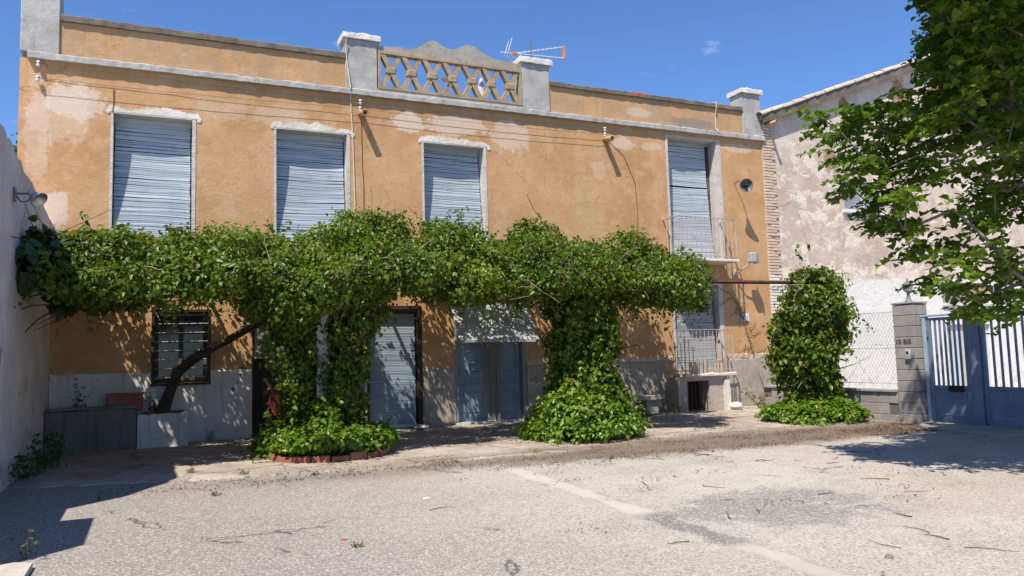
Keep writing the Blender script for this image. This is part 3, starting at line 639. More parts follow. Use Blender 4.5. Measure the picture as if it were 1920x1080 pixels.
# insulators and the two bare wires along the cornice
ins = []
for x, z in ((-1.90, 6.30), (-1.905, 6.05), (3.41, 6.25), (3.405, 6.11), (8.85, 6.24), (8.85, 6.12)):
    i_ = MB(); i_.tube([(x, .0, z-.05), (x, -.06, z-.05), (x, -.07, z-.03)], .008, 6); i_.lathe([(.0, -.045), (.026, -.045), (.034, -.02), (.018, -.005), (.02, .005), (.032, .02), (.024, .045), (.0, .05)], (x, -.07, z), (0, 0, 1), 10)
    i_.build('insulator', M['porc'], H, True)
def sagline(p, q, sag, n=14):
    p, q = Vector(p), Vector(q); return [tuple(p.lerp(q, i/n) - Vector((0, 0, sag*4*(i/n)*(1-i/n))) + Vector((0, 0, rng.gauss(0, .004)))) for i in range(n+1)]
for z1_, z2_, z3_, lab in ((6.30, 6.25, 6.24, 'upper bare wire strung on insulators under the cornice'), (6.05, 6.11, 6.12, 'lower bare wire strung on insulators under the cornice')):
    w_ = MB(); w_.tube(sagline((-1.9, -.10, z1_), (3.41, -.10, z2_), .03), .0032, 5); w_.tube(sagline((3.41, -.10, z2_), (8.85, -.10, z3_), .04), .0032, 5)
    tag(w_.build('overhead_wire', M['wire']), lab, 'wire', 'wires under the cornice')
c_ = MB(); c_.tube([(3.14, -.10, 7.45), (3.15, -.055, 7.2), (3.18, -.05, 6.9), (3.215, -.11, 6.5), (3.235, -.012, 6.3), (3.27, -.012, 5.6), (3.30, -.012, 4.3), (3.30, -.012, 3.5)], .011, 6)
tag(c_.build('cable', M['pvc']), 'white cable running down the wall beside the left balustrade pilaster', 'cable')
c_ = MB(); c_.tube([(11.98, .1, 7.24), (11.98, -.065, 7.22), (11.97, -.06, 7.05), (11.97, -.012, 6.9), (11.965, -.012, 6.58), (11.96, -.11, 6.5), (11.97, -.02, 6.36)], .011, 6)
tag(c_.build('cable', M['pvc']), 'short white cable over the parapet above the upper balcony door', 'cable')
c_ = MB(); c_.tube([(3.44, -.012, 5.9), (3.45, -.012, 5.0), (3.47, -.014, 4.6), (3.46, -.012, 3.6)], .005, 5); tag(c_.build('cable', M['wire']), 'thin dark wire hanging down the wall below the left clay spout', 'cable')
c_ = MB(); c_.tube([(8.95, -.012, 6.02), (9.35, -.012, 5.7), (9.62, -.012, 5.1), (9.66, -.012, 4.4), (9.62, -.012, 3.9)], .005, 5); tag(c_.build('cable', M['wire']), 'thin wire curving down the ochre wall right of the right clay spout', 'cable')
c_ = MB(); c_.tube([(-.80, -.012, 6.02), (-.80, -.014, 5.75), (-.815, -.02, 5.62)], .006, 5); tag(c_.build('cable', M['wire']), 'short wire dropping from the cornice wires to the leftmost window', 'cable')
# lamps, plate on the right end of the facade
L = thing('wall_lamp', (12.71, 0, 5.05), 'round grey enamel wall lamp high on the ochre wall beside the balcony door', 'lamp')
MB().tube([(12.45, .0, 5.28), (12.45, -.2, 5.32), (12.44, -.34, 5.24), (12.43, -.38, 5.16)], .012, 6).build('arm', M['steel'], L)
s_ = MB(); ax = Vector((-.30, -.92, -.20)).normalized(); cc = Vector((12.44, -.36, 5.16))
s_.lathe([(.03, -.06), (.045, -.04), (.06, .0), (.12, .06), (.155, .085), (.16, .10), (.15, .088), (.055, .012), (.0, .01)], cc, ax, 20); s_.build('lamp_shade', M['steel'], L, True)
MB().lathe([(.02, .01), (.028, .03), (.045, .07), (.04, .11), (.0, .13)], cc, ax, 12).build('bulb', M['dark'], L, True)
L = thing('floodlight', (12.5, 0, 3.2), 'grey floodlight on a bent arm below the round wall lamp', 'lamp')
MB().tube([(12.3, .0, 3.12), (12.3, -.12, 3.12), (12.35, -.26, 3.2), (12.46, -.34, 3.32), (12.5, -.36, 3.4)], .016, 6).build('arm', M['lgrey'], L)
MB().cbox(12.26, 12.36, -.04, -.001, 3.04, 3.20, .01).build('wall_plate', M['lgrey'], L)
s_ = MB(); s_.cbox(12.42, 12.60, -.48, -.33, 3.33, 3.56, .02); s_.build('housing', M['lgrey'], L)
MB().cbox(12.60, 12.625, -.50, -.31, 3.31, 3.58, .008).build('glass_front', M['greyglass'], L)
tag(MB().cbox(12.44, 12.66, -.018, -.001, 1.98, 2.16, .004).build('notice_plate', M['paper']), 'small white plate screwed to the ochre wall near the right corner', 'sign')
# stone bench, chair, bricks on the balcony
bn = thing('bench', (8.9, -.6, gz(-.6)), 'low stone bench against the plinth between ivy column and balcony', 'bench')
MB().rough(8.25, 9.56, -.86, -.40, .335, .43, .1, .006).build('seat', M['plinth'], bn)
for a in (8.35, 9.15): MB().cbox(a, a+.30, -.80, -.43, .03, .334, .012).build('leg', M['plinth'], bn)
q = thing('brick_stack', (10.85, -.38, .82), 'beige hollow bricks standing on the lower balcony behind its railing', 'bricks')
for i in range(3): MB().cbox(10.63+i*.15, 10.765+i*.15, -.44, -.30, .822, 1.08+.012*i, .006).build('brick', M['stone'], q)
q = thing('brick_stack', (11.5, -.3, .82), 'pale brick lying at the right end of the lower balcony', 'bricks'); MB().cbox(11.38, 11.52, -.40, -.2, .822, 1.02, .006).build('brick', M['pinkp'], q)
ch = thing('chair', (1.85, -.55, 0), 'red plastic chair in the dark doorway behind the left ivy column', 'chair')
MB().cbox(1.66, 2.06, -.75, -.36, .40, .43, .012).build('seat', M['red'], ch)
MB().prism([(1.68, .43), (2.04, .43), (2.03, .74), (1.98, .80), (1.74, .80), (1.69, .74)], -.375, -.345, 'y').build('backrest', M['red'], ch)
for a, b in ((1.68, -.73), (2.04, -.73), (1.68, -.38), (2.04, -.38)): MB().tube([(a, b, .42), (a+(a-1.86)*.12, b+(b+.55)*.12, .03)], [.022, .016], 6).build('leg', M['red'], ch)
for a in (1.66, 2.06): MB().tube([(a, -.73, .42), (a, -.73, .60), (a, -.40, .62)], .017, 6).build('armrest', M['red'], ch)
# television aerial on the roof
an = thing('aerial', (7.86, 1.5, 6.36), 'television aerial with white boom and orange end piece above the balustrade', 'aerial')
MB().tube([(7.86, 1.5, 6.36), (7.86, 1.5, 8.75)], .014, 6).build('mast', M['steel'], an)
MB().tube([(7.08, 1.5, 8.345), (7.45, 1.5, 8.37), (8.75, 1.5, 8.71)], .012, 5).tube([(7.45, 1.5, 8.365), (8.75, 1.5, 8.43)], .012, 5).build('boom', M['porc'], an)
el = MB()
for i in range(9): f = .15+i*.09; x = 7.45+1.3*f; el.tube([(x, 1.38, 8.37+.34*f), (x, 1.62, 8.37+.34*f)], .005, 4).tube([(x, 1.38, 8.366+.064*f), (x, 1.62, 8.366+.064*f)], .005, 4)
el.build('elements', M['porc'], an)['kind'] = 'stuff'
MB().box(8.735, 8.775, 1.45, 1.55, 8.41, 8.73).build('end_piece', M['orange'], an); MB().cbox(7.38, 7.50, 1.46, 1.54, 8.33, 8.40, .01).build('junction_box', M['orange'], an)
rf = MB()
for i in range(5): f = i/4; rf.tube([(7.24+.10*f, 1.35, 8.37+.32*f), (7.24+.10*f, 1.65, 8.37+.32*f)], .006, 4).tube([(7.24+.16*f, 1.35, 8.36-.16*f), (7.24+.16*f, 1.65, 8.36-.16*f)], .006, 4)
rf.tube([(7.24, 1.4, 8.37), (7.34, 1.4, 8.69)], .006, 4).tube([(7.24, 1.6, 8.37), (7.34, 1.6, 8.69)], .006, 4).tube([(7.24, 1.4, 8.36), (7.40, 1.4, 8.20)], .006, 4).tube([(7.24, 1.6, 8.36), (7.40, 1.6, 8.20)], .006, 4)
rf.build('reflector', M['porc'], an)
pr_ = thing('folded_parasol', (6.55, 1.5, 6.36), 'white and red folded fabric standing behind the lattice panel', 'parasol')
MB().tube([(6.55, 1.5, 6.36), (6.56, 1.5, 7.95)], .018, 6).build('pole', M['alu'], pr_)
s_ = MB(); s_.lathe([(.02, .0), (.08, .04), (.10, .2), (.08, .45), (.05, .62), (.03, .68)], (6.56, 1.5, 6.98), (0.03, 0, 1), 9); s_.build('canopy', M['reveal'], pr_)
MB().prism([(6.33, 7.86), (6.52, 7.86), (6.43, 7.70)], 1.30, 1.33, 'y').build('pennant', M['orange'], pr_)
# ------------------------------------------------------------------ neighbouring house with the gable
N = thing('house', (18, 0, 0), 'neighbouring house with flaking beige gable wall, brick corner and tiled roof edge', 'house')
def rz(x): return 7.0+.375*(x-13.4) if x < 22.4 else 7.0+.375*9-.375*(x-22.4)
NO = [(15.95, 17.45, 4.80, 5.62), (19.42, 21.35, 2.42, 3.0), (19.5, 21.3, .0, 1.84)]
mb = walled(13.77, 31.4, -.02, 6.6, NO, -.02, .22, 10.0)
mb.quad((13.77, -.02, 6.6), (31.4, -.02, 6.6), (31.4, -.02, rz(31.4)), (22.4, -.02, rz(22.4))); mb.f[-1] = mb.f[-1]
mb.v.append((13.77, -.02, rz(13.77))); mb.f.append((len(mb.v)-5, len(mb.v)-2, len(mb.v)-1))
mb.build('wall', M['neigh'], N)
rf = MB(); rf.prism([(13.30, 6.90), (13.30, 7.02), (22.4, rz(22.4)+.06), (31.6, rz(31.6)+.04), (31.6, rz(31.6)-.05), (22.4, rz(22.4)-.03)][::-1], -.16, 10.2, 'y'); rf.build('roof', M['roofing'], N)
MB().prism([(13.28, 6.80), (13.28, 6.965), (22.39, rz(22.39)+.005), (22.39, rz(22.39)-.17)][::-1], -.20, -.161, 'y').build('verge_board', M['conc_d'], N)
tl = MB(); NT_ = 8
for k in range(NT_+1):                      # one half-round tile
    th = math.pi*k/NT_; c_, s_ = math.cos(th), math.sin(th)
    for e, r_ in ((0, .118), (.46, .094)): tl.v += [(e, -c_*r_, s_*r_*.85), (e, -c_*(r_-.016), s_*(r_-.016)*.85)]
for k in range(NT_):
    a = k*4; b = a+4
    tl.f += [(a, b, b+2, a+2), (a+1, a+3, b+3, b+1), (a, a+1, b+1, b), (a+2, b+2, b+3, a+3)]
tile_me = tl.mesh('roof_tile', M['tile']); ang = math.atan(.375)
nt = 25
for r_ in range(2):
    for i in range(nt):
        d = i*.385; x = 13.22+d*math.cos(ang)+ (.0 if r_ == 0 else .02); z = 6.975+.01+d*math.sin(ang)
        piece('roof_tile', tile_me, N, (x, -.12+r_*.21, z+rng.gauss(0, .004)), (0, -ang-.02+rng.gauss(0, .012), rng.gauss(0, .02)))
tf = MB()
for r_ in range(2, 48):
    for i in range(25):
        if r_ > 5: break
        d = i*.385; x = 13.22+d*math.cos(ang); z = 6.985+d*math.sin(ang); o = len(tf.v); ca, sa = math.cos(ang), math.sin(ang)
        for vx, vy, vz in tl.v: tf.v.append((x+vx*ca-vz*sa, -.12+r_*.21+vy, z+vx*sa+vz*ca))
        tf.f += [tuple(o+q for q in f) for f in tl.f]
tf.build('roof_tiles', M['tile'], N)['kind'] = 'stuff'
# brick corner
bm_w = {w_: MB().cbox(0, w_, -.03, .16, 0, .058, .008).mesh('brick', M['brick']) for w_ in (.24, .12, .30)}
bm_p = {w_: MB().cbox(0, w_, -.03, .16, 0, .058, .008).mesh('brick', M['brick_w']) for w_ in (.24, .12, .30)}
MB().box(13.352, 13.768, -.016, .15, .0, 6.85).build('brick_bedding', mk_white('pale_mortar', (.60, .50, .41), (.52, .42, .34), .3), N)
z = .04; i = 0
while z < 6.78:
    src = bm_p if z < 3.05 else bm_w; x = 13.362 + rng.uniform(0, .006)
    seq = [.24, .12] if i % 2 else [.12, .24] if i % 4 else [.30]
    for w_ in seq:
        piece('brick', src[w_], N, (x, -.012+rng.gauss(0, .005), z), (0, rng.gauss(0, .01), 0)); x += w_+.012
    z += .073; i += 1
# windows, boarded door
fr = MB(); a, b, c, d = NO[0]
fr.box(a, a+.07, .02, .08, c, d).box(b-.07, b, .02, .08, c, d).box(a+.07, b-.07, .02, .08, d-.07, d).box(a+.07, b-.07, .02, .08, c, c+.07).box((a+b)/2-.035, (a+b)/2+.035, .02, .08, c+.07, d-.07)
wd = fr.build('window', M['cap'], N); MB().box(a+.07, b-.07, .045, .055, c+.07, d-.07).build('pane', M['greyglass'], wd); MB().cbox(a-.06, b+.06, -.10, .02, c-.06, c-.002, .008).build('sill', M['cap'], wd)
fr = MB(); a, b, c, d = NO[1]
fr.box(a, b, .0, .07, c, c+.05).box(a, b, .0, .07, d-.045, d).box(a, a+.05, .0, .07, c+.05, d-.045).box(b-.05, b, .0, .07, c+.05, d-.045).box((a+b)/2-.09, (a+b)/2-.03, .0, .07, c+.05, d-.045)
wd = fr.build('window', M['tan'], N); m2 = (a+b)/2-.06
MB().box(a+.05, m2-.03, .03, .04, c+.05, d-.045).build('pane', M['greyglass'], wd); MB().box(m2+.03, b-.05, .03, .04, c+.05, d-.045).build('board', M['tan'], wd); MB().cbox(a-.04, b+.04, -.08, .0, c-.07, c-.002, .008).build('sill', M['white'], wd)
a, b, c, d = NO[2]; dr = MB().box(a, b, .08, .10, .0, d).build('door', M['palewood'], N)
x = a
for i in range(9): w_ = (b-a)/9; MB().cbox(x+.006, x+w_-.006, .05, .079, .02, d-.02, .006).build('plank', M['palewood'] if i % 3 else M['wood'], dr); x += w_
sp = MB(); sp.lathe([(.045, 0), (.045, .42), (.036, .42), (.036, .05), (0, .05)], (13.56, .02, 6.84), (-.12, -1, -.10), 10); sp.build('spout', M['clay'], N, True)
MB().cbox(14.62, 14.70, -.05, -.021, 3.78, 3.88, .005).build('hole_shade', M['dark'], N)  # near-black block on the wall, its colour standing for the shade in a hole

# ------------------------------------------------------------------ block fence, pillar and gate along the right side
FX = 12.2
F = thing('fence', (FX, -2.4, 0), 'low grey block wall carrying a chain link fence between ivy bush and gate pillar', 'fence')
blk = MB().cbox(-.10, .10, -.195, .195, 0, .192, .006).mesh('block', M['block'])
MB().box(FX-.085, FX+.085, -4.42, -1.0, -.06, .465).build('wall_core', M['mortar'], F)
for r_ in range(3):
    y = -4.42+.195 + (.0 if r_ % 2 else -.0); k = 0
    while y < -1.1:
        yy = y + (.2 if r_ % 2 else 0)
        if yy < -1.1: piece('block', blk, F, (FX+rng.gauss(0, .002), yy, -.13+r_*.2), None, (1, 1, 1))
        y += .40
cp = MB(); n = 7
for i in range(n): pass
for i in range(n):
    y0 = -4.42+i*.485; MB().cbox(FX-.135, FX+.135, y0, y0+.475, .468, .515, .008).build('coping_slab', M['block'], F)
for y in (-4.38, -2.6): MB().tube([(FX, y, .515), (FX, y, 2.0)], .022, 8).build('post', M['steel'], F)
wr_ = MB()
for z in (.62, 1.27, 1.93): wr_.tube([(FX-.012, -4.40, z), (FX-.012, -2.6, z+.01)], .005, 4)
wr_.build('line_wire', M['lgrey'], F)
ml = MB(); hz = 1.40; st = .072; y0, y1 = -4.38, -2.6; zb = .55
def cl(y, s): # clip a diagonal wire to the panel
    pts = []
    ya, yb = (y, y+hz*.62) if s > 0 else (y, y-hz*.62)
    t0, t1 = 0.0, 1.0
    for lo, hi in ((y0, y1),):
        d = yb-ya
        ta, tb = (lo-ya)/d, (hi-ya)/d
        if ta > tb: ta, tb = tb, ta
        t0, t1 = max(t0, ta), min(t1, tb)
    if t1 - t0 < .02: return
    ml.tube([(FX-.006*s, ya+(yb-ya)*t, zb+hz*t) for t in (t0, t1)], .0021, 3, False)
y = y0-1
while y < y1+1: cl(y, 1); cl(y, -1); y += st
cm = ml.build('chain_link', M['alu'], F); cm['kind'] = 'stuff'
P = thing('gate_pillar', (12.27, -4.645, gz(-4.6)), 'grey concrete block gate pillar with black house number and intercom', 'pillar')
MB().box(12.115, 12.435, -4.845, -4.445, -.08, 2.04).build('pillar_core', M['mortar'], P)
pb = MB().cbox(12.10, 12.45, -4.86, -4.43, 0, .185, .006); pbm = pb.mesh('block', M['block'], (12.275, -4.645, 0))
for i in range(11): piece('block', pbm, P, (12.275+rng.gauss(0, .0015), -4.645+rng.gauss(0, .0015), -.09+i*.194))
MB().cbox(12.085, 12.465, -4.875, -4.415, 2.046, 2.085, .01).build('cap', M['block'], P)
ic = MB().cbox(12.055, 12.10, -4.765, -4.655, 1.06, 1.235, .012).build('intercom', M['lgrey'], P)
MB().box(12.051, 12.056, -4.735, -4.69, 1.155, 1.20).build('speaker_grille', M['black'], ic); MB().lathe([(.012, 0), (.012, .006), (0, .007)], (12.056, -4.71, 1.11), (-1, 0, 0), 10).build('button', M['steel'], ic)
fc = bpy.data.curves.new('letters', 'FONT'); fc.body = '10 BIS'; fc.size = .118; fc.extrude = .002; fc.align_x = 'LEFT'; fc.offset = .0022; fc.space_character = 1.08
fo = bpy.data.objects.new('letters_tmp', fc); COL.objects.link(fo); bpy.context.view_layer.update()
me = bpy.data.meshes.new_from_object(fo.evaluated_get(bpy.context.evaluated_depsgraph_get())); bpy.data.objects.remove(fo); me.materials.clear(); me.materials.append(M['black'])
lt = bpy.data.objects.new('house_number', me); attach(lt, P, (12.096, -4.45, 1.335)); lt.rotation_euler = (R(90), 0, R(-90))
Ln = thing('pillar_lantern', (12.27, -4.65, 2.085), 'dark metal lantern standing on top of the gate pillar', 'lamp')
MB().lathe([(.0, 0), (.075, 0), (.075, .015), (.04, .04), (.03, .11), (.022, .15), (.03, .17), (.0, .17)], (12.27, -4.65, 2.086), (0, 0, 1), 12).build('base', M['steel'], Ln, True)
MB().lathe([(.03, .17), (.075, .20), (.095, .30), (.085, .31), (.0, .31)], (12.27, -4.65, 2.086), (0, 0, 1), 6).build('glass', M['greyglass'], Ln)
MB().lathe([(.105, .305), (.11, .315), (.06, .36), (.02, .385), (.012, .43), (.0, .44)], (12.27, -4.65, 2.086), (0, 0, 1), 6).build('cap', M['steel'], Ln)
# gate leaves
def leaf(name, y0, y1, lab, nb, slot):
    g = thing(name, (12.3, y0, gz(y0)), lab, 'gate'); z0 = gz(y0)+.03; zt, zm = 1.78, .59
    f = MB(); f.cbox(12.27, 12.33, y0-.055, y0, z0, zt, .005).cbox(12.27, 12.33, y1, y1+.10, z0, zt, .005)
    f.cbox(12.272, 12.328, y1+.1005, y0-.0555, zt-.05, zt, .005).cbox(12.272, 12.328, y1+.1005, y0-.0555, zm-.035, zm+.015, .005).cbox(12.272, 12.328, y1+.1005, y0-.0555, z0, z0+.09, .005)
    f.build('frame', M['gate'], g)
    MB().box(12.292, 12.308, y1+.098, y0-.053, z0+.091, zm-.036).build('panel', M['gate'], g)
    for i in range(nb):
        y = y0-.055-(y0-.055-y1-.10)*(i+1)/(nb+1); MB().box(12.285, 12.315, y-.014, y+.014, zm+.016, zt-.051).build('bar', M['gate'], g)
    if slot:
        s_ = MB().cbox(12.235, 12.270, -5.59, -5.32, .505, .61, .006).build('letter_slot', M['black'], g)
    for zz in (.35, 1.45): MB().tube([(12.262, y0-.02, zz), (12.262, y0-.02, zz+.11)], .018, 8).build('hinge', M['steel'], g)
    rim = MB(); rim.box(12.284, 12.2915, y1+.16, y0-.10, z0+.15, z0+.158).box(12.284, 12.2915, y1+.16, y1+.168, z0+.159, zm-.09); rim.build('panel_trim', M['gate_lit'], g)  # strips on two panel edges, in the sunlit version of the gate blue
    return g
MB_post = thing('gate_post', (12.3, -4.9, gz(-4.9)), 'blue steel post against the block pillar holding the gate, coloured as if sunlit', 'post'); MB().cbox(12.25, 12.35, -4.955, -4.885, gz(-4.9)-.02, 1.80, .006).build('shaft', M['gate_lit'], MB_post); MB().cbox(12.24, 12.36, -5.80, -4.88, 1.801, 1.835, .006).build('top_bar', M['gate_lit'], MB_post)
leaf('gate', -4.965, -5.74, 'narrow blue gate leaf with letter slot next to the pillar', 6, True)
ps = thing('gate_post', (12.3, -5.85, gz(-5.85)), 'broad blue steel post between the two gate leaves', 'post'); MB().cbox(12.22, 12.38, -5.93, -5.75, gz(-5.8)-.02, 1.80, .006).build('shaft', M['gate'], ps)
leaf('gate', -5.94, -8.6, 'wide blue gate leaf with vertical bars at the right edge', 19, False)
pe = thing('gate_post', (12.3, -8.7, gz(-8.7)), 'blue steel post at the far end of the wide gate leaf', 'post'); MB().cbox(12.22, 12.38, -8.78, -8.62, gz(-8.7)-.02, 1.80, .006).build('shaft', M['gate'], pe)

# ------------------------------------------------------------------ whitewashed outbuilding on the left
O = thing('outbuilding', (-3.5, -3, 0), 'pinkish white outbuilding wall in shade along the left side', 'building')
prof = [(-.003, -.05), (-.003, 3.66)]
for i in range(1, 30): y = -.003-(5.7)*i/29; prof.append((y, 3.66+.38*min(1, i/24)+rng.gauss(0, .018)))
prof += [(-5.9, 3.3), (-6.1, 2.85), (-6.06, -.14)]
low = [(-5.15, 1.93), (-4.16, 1.93)]
wl = MB()
# wall with a doorway: built as three slabs
def slab(poly): wl.prism(poly, -1.65, -2.05, 'x')
slab([(-.003, -.06), (-.003, 3.66)] + [p for p in prof[2:] if p[0] > -4.15] + [(-4.16, 4.0), (-4.16, -.12)])
slab([(-4.1605, 1.93), (-4.1605, 4.0)] + [p for p in prof[2:] if -5.2 < p[0] < -4.17] + [(-5.2, 4.03), (-5.2, 1.93)])
slab([(-5.2005, -.14), (-5.2005, 4.03)] + [p for p in prof[2:] if p[0] < -5.21])
wl.build('wall', M['leftw'], O)
MB().box(-1.90, -1.84, -5.2, -4.16, -.1, 1.93).build('door', M['leftw'], O)
MB().prism([(-6.0, -.1), (-6.0, 2.6), (-5.7, 3.4), (-.2, 3.4), (-.2, -.1)], -2.06, -7.0, 'x').build('roof_block', M['leftw'], O)
yw = thing('yard_wall', (-1.85, -9, gz(-9)), 'low whitewashed yard wall with a pier beyond the outbuilding', 'wall')
MB().box(-2.0, -1.66, -6.95, -6.11, -.15, 1.72).build('wall_length', M['leftw'], yw); MB().box(-2.05, -1.65, -8.1, -6.951, -.16, 2.32).build('pier', M['leftw'], yw); MB().box(-2.0, -1.66, -14, -8.101, -.25, 1.28).build('wall_length', M['leftw'], yw)
L = thing('spot_lamp', (-1.65, -3.6, 3.34), 'silver reflector lamp on a dark bracket on the left white wall', 'lamp')
MB().cbox(-1.65, -1.625, -3.68, -3.56, 3.34, 3.50, .005).tube([(-1.63, -3.62, 3.43), (-1.47, -3.6, 3.44)], .015, 6).build('bracket', M['steel'], L)
MB().tube([(-1.62, -3.62, 3.40), (-1.57, -3.61, 3.33), (-1.50, -3.6, 3.35), (-1.47, -3.6, 3.42)], .008, 5).build('flex', M['black'], L)
ax = Vector((.62, -.42, -.62)).normalized(); s_ = MB(); s_.lathe([(.0, -.12), (.034, -.115), (.045, -.075), (.048, -.045), (.08, .0), (.102, .052), (.106, .063), (.10, .063), (.073, .008), (.0, .0)], (-1.42, -3.6, 3.40), ax, 20); s_.build('reflector', M['alu'], L, True)
MB().cbox(-1.50, -1.43, -3.64, -3.56, 3.42, 3.49, .01).build('ballast', M['lgrey'], L)

# planters at the foot of the left wall
pt = thing('planter', (-1.0, -.25, 0), 'grey streaked masonry planter along the wall at the left corner', 'planter')
g_ = simple('streaked_grey_render', (.17, .148, .125), (.23, .20, .172), 3, .95, .8, 14, .02, streak=.45)
MB().rough(-1.63, -.37, -.50, -.36, .0, .66, .1, .006).build('front_wall', g_, pt); MB().box(-1.63, -.37, -.355, -.03, .03, .60).build('soil', M['soil'], pt); MB().rough(-1.635, -.365, -.53, -.33, .661, .70, .1, .007).build('coping', g_, pt)
pw = thing('planter', (.0, -.25, 0), 'white masonry box at the foot of the leaning vine trunk', 'planter')
MB().rough(-.355, .40, -.52, -.03, .0, .54, .07, .009).build('box', M['white'], pw); MB().box(-.30, .34, -.46, -.06, .548, .562).build('soil', M['soil'], pw)
tag(MB().cbox(-.80, -.28, -.40, -.20, .602, .86, .02).box(-.815, -.265, -.415, -.185, .861, .895).build('trough', M['redbrick']), 'terracotta trough standing in the grey planter', 'trough')

# ------------------------------------------------------------------ pergola
G = thing('pergola', (6.5, -3, 0), 'rusty steel pergola on plastered posts, mostly buried in ivy', 'pergola')
def post(x, y, w_, h, mat, tilt=0):
    m_ = MB(); n = 10; base = len(m_.v)
    for i in range(n+1):
        z = gz(y)+h*i/n
        for dx, dy in ((-1,-1),(1,-1),(1,1),(-1,1)): m_.v.append((x+dx*w_/2+rng.gauss(0, .006)+tilt*i/n, y+dy*w_/2+rng.gauss(0, .006), z))
    for i in range(n):
        for k in range(4): j = (k+1) % 4; q = base+i*4; m_.f.append((q+k, q+j, q+4+j, q+4+k))
    m_.f.append((base+n*4, base+n*4+1, base+n*4+2, base+n*4+3)); return m_.build('post', mat, G)
post(2.12, -2.95, .16, 2.62, M['white']); post(6.42, -3.0, .30, 2.6, M['pinkp']); post(11.30, -3.2, .34, 2.62, M['pinkp'])
MB().tube([(-1.62, -2.95, 2.52), (2.12, -2.95, 2.56), (6.42, -3.0, 2.58), (9.2, -3.05, 2.57), (11.3, -3.15, 2.575)], .035, 8).build('beam', M['rust'], G)
MB().tube([(-1.62, -1.1, 2.60), (2.5, -1.1, 2.62), (9.4, -1.1, 2.62)], .028, 8).build('beam', M['rust'], G)
for x in (-.9, .6, 2.12, 3.7, 5.1, 6.42, 7.9, 9.1): MB().bar((x, -3.3, 2.60), (x+.05, -.01, 2.66), .05, .05, (1, 0, 0)).build('rafter', M['bark'], G)
MB().bar((-.6, -.95, 2.40), (.35, -.95, 2.42), .04, .05, (0, 1, 0)).build('lath', M['cap'], G)

# ------------------------------------------------------------------ leaves
def leaf_mesh(name, pts, nrm, size, mat, droop=.8, wid=.62, val=None, jit=.6, dirs=None):
    n = len(pts); pts = np.asarray(pts); nrm = nrm + nr.normal(0, jit, (n, 3)); nrm /= np.linalg.norm(nrm, axis=1)[:, None]+1e-9
    d = (np.tile(np.array([0, 0, -droop]), (n, 1)) if dirs is None else np.asarray(dirs)*1.3+np.array([0, 0, -droop*.5])) + nr.normal(0, .55 if dirs is None else .3, (n, 3)); d -= nrm*(d*nrm).sum(1)[:, None]; d /= np.linalg.norm(d, axis=1)[:, None]+1e-9
    b = np.cross(nrm, d); L = (size*np.clip(nr.normal(.88, .26, n), .35, 1.5))[:, None]
    shp = ((0, 0, 0), (.22, -.5, .16), (.62, -.36, .12), (1, 0, -.12), (.62, .36, .12), (.22, .5, .16))
    V = np.empty((n, 6, 3))
    for i, (u, v, h) in enumerate(shp): V[:, i] = pts + d*L*u + b*L*v*wid*1.25 + nrm*L*h
    me = bpy.data.meshes.new(name); me.vertices.add(n*6); me.vertices.foreach_set('co', V.ravel())
    me.loops.add(n*8); me.polygons.add(n*2)
    idx = (np.arange(n)*6)[:, None] + np.array([0, 1, 2, 3, 0, 3, 4, 5])[None]
    me.loops.foreach_set('vertex_index', idx.ravel().astype(np.int32)); me.polygons.foreach_set('loop_start', np.arange(0, n*8, 4, dtype=np.int32))
    me.update(calc_edges=True)
    at = me.attributes.new('v', 'FLOAT', 'FACE'); val = nr.beta(2, 2.2, n) if val is None else np.clip(val, 0, 2)
    at.data.foreach_set('value', np.repeat(val, 2).astype(np.float32)); me.materials.append(mat); me.validate()
    return me
_vd = nr.normal(0, 1, (7, 3)); _vd /= np.linalg.norm(_vd, axis=1)[:, None]; _vp = nr.uniform(0, 6.28, 7)
def vn(p, f): return sum(np.sin(p@_vd[i]*f*(1+.23*i)+_vp[i]) for i in range(7))/3.2
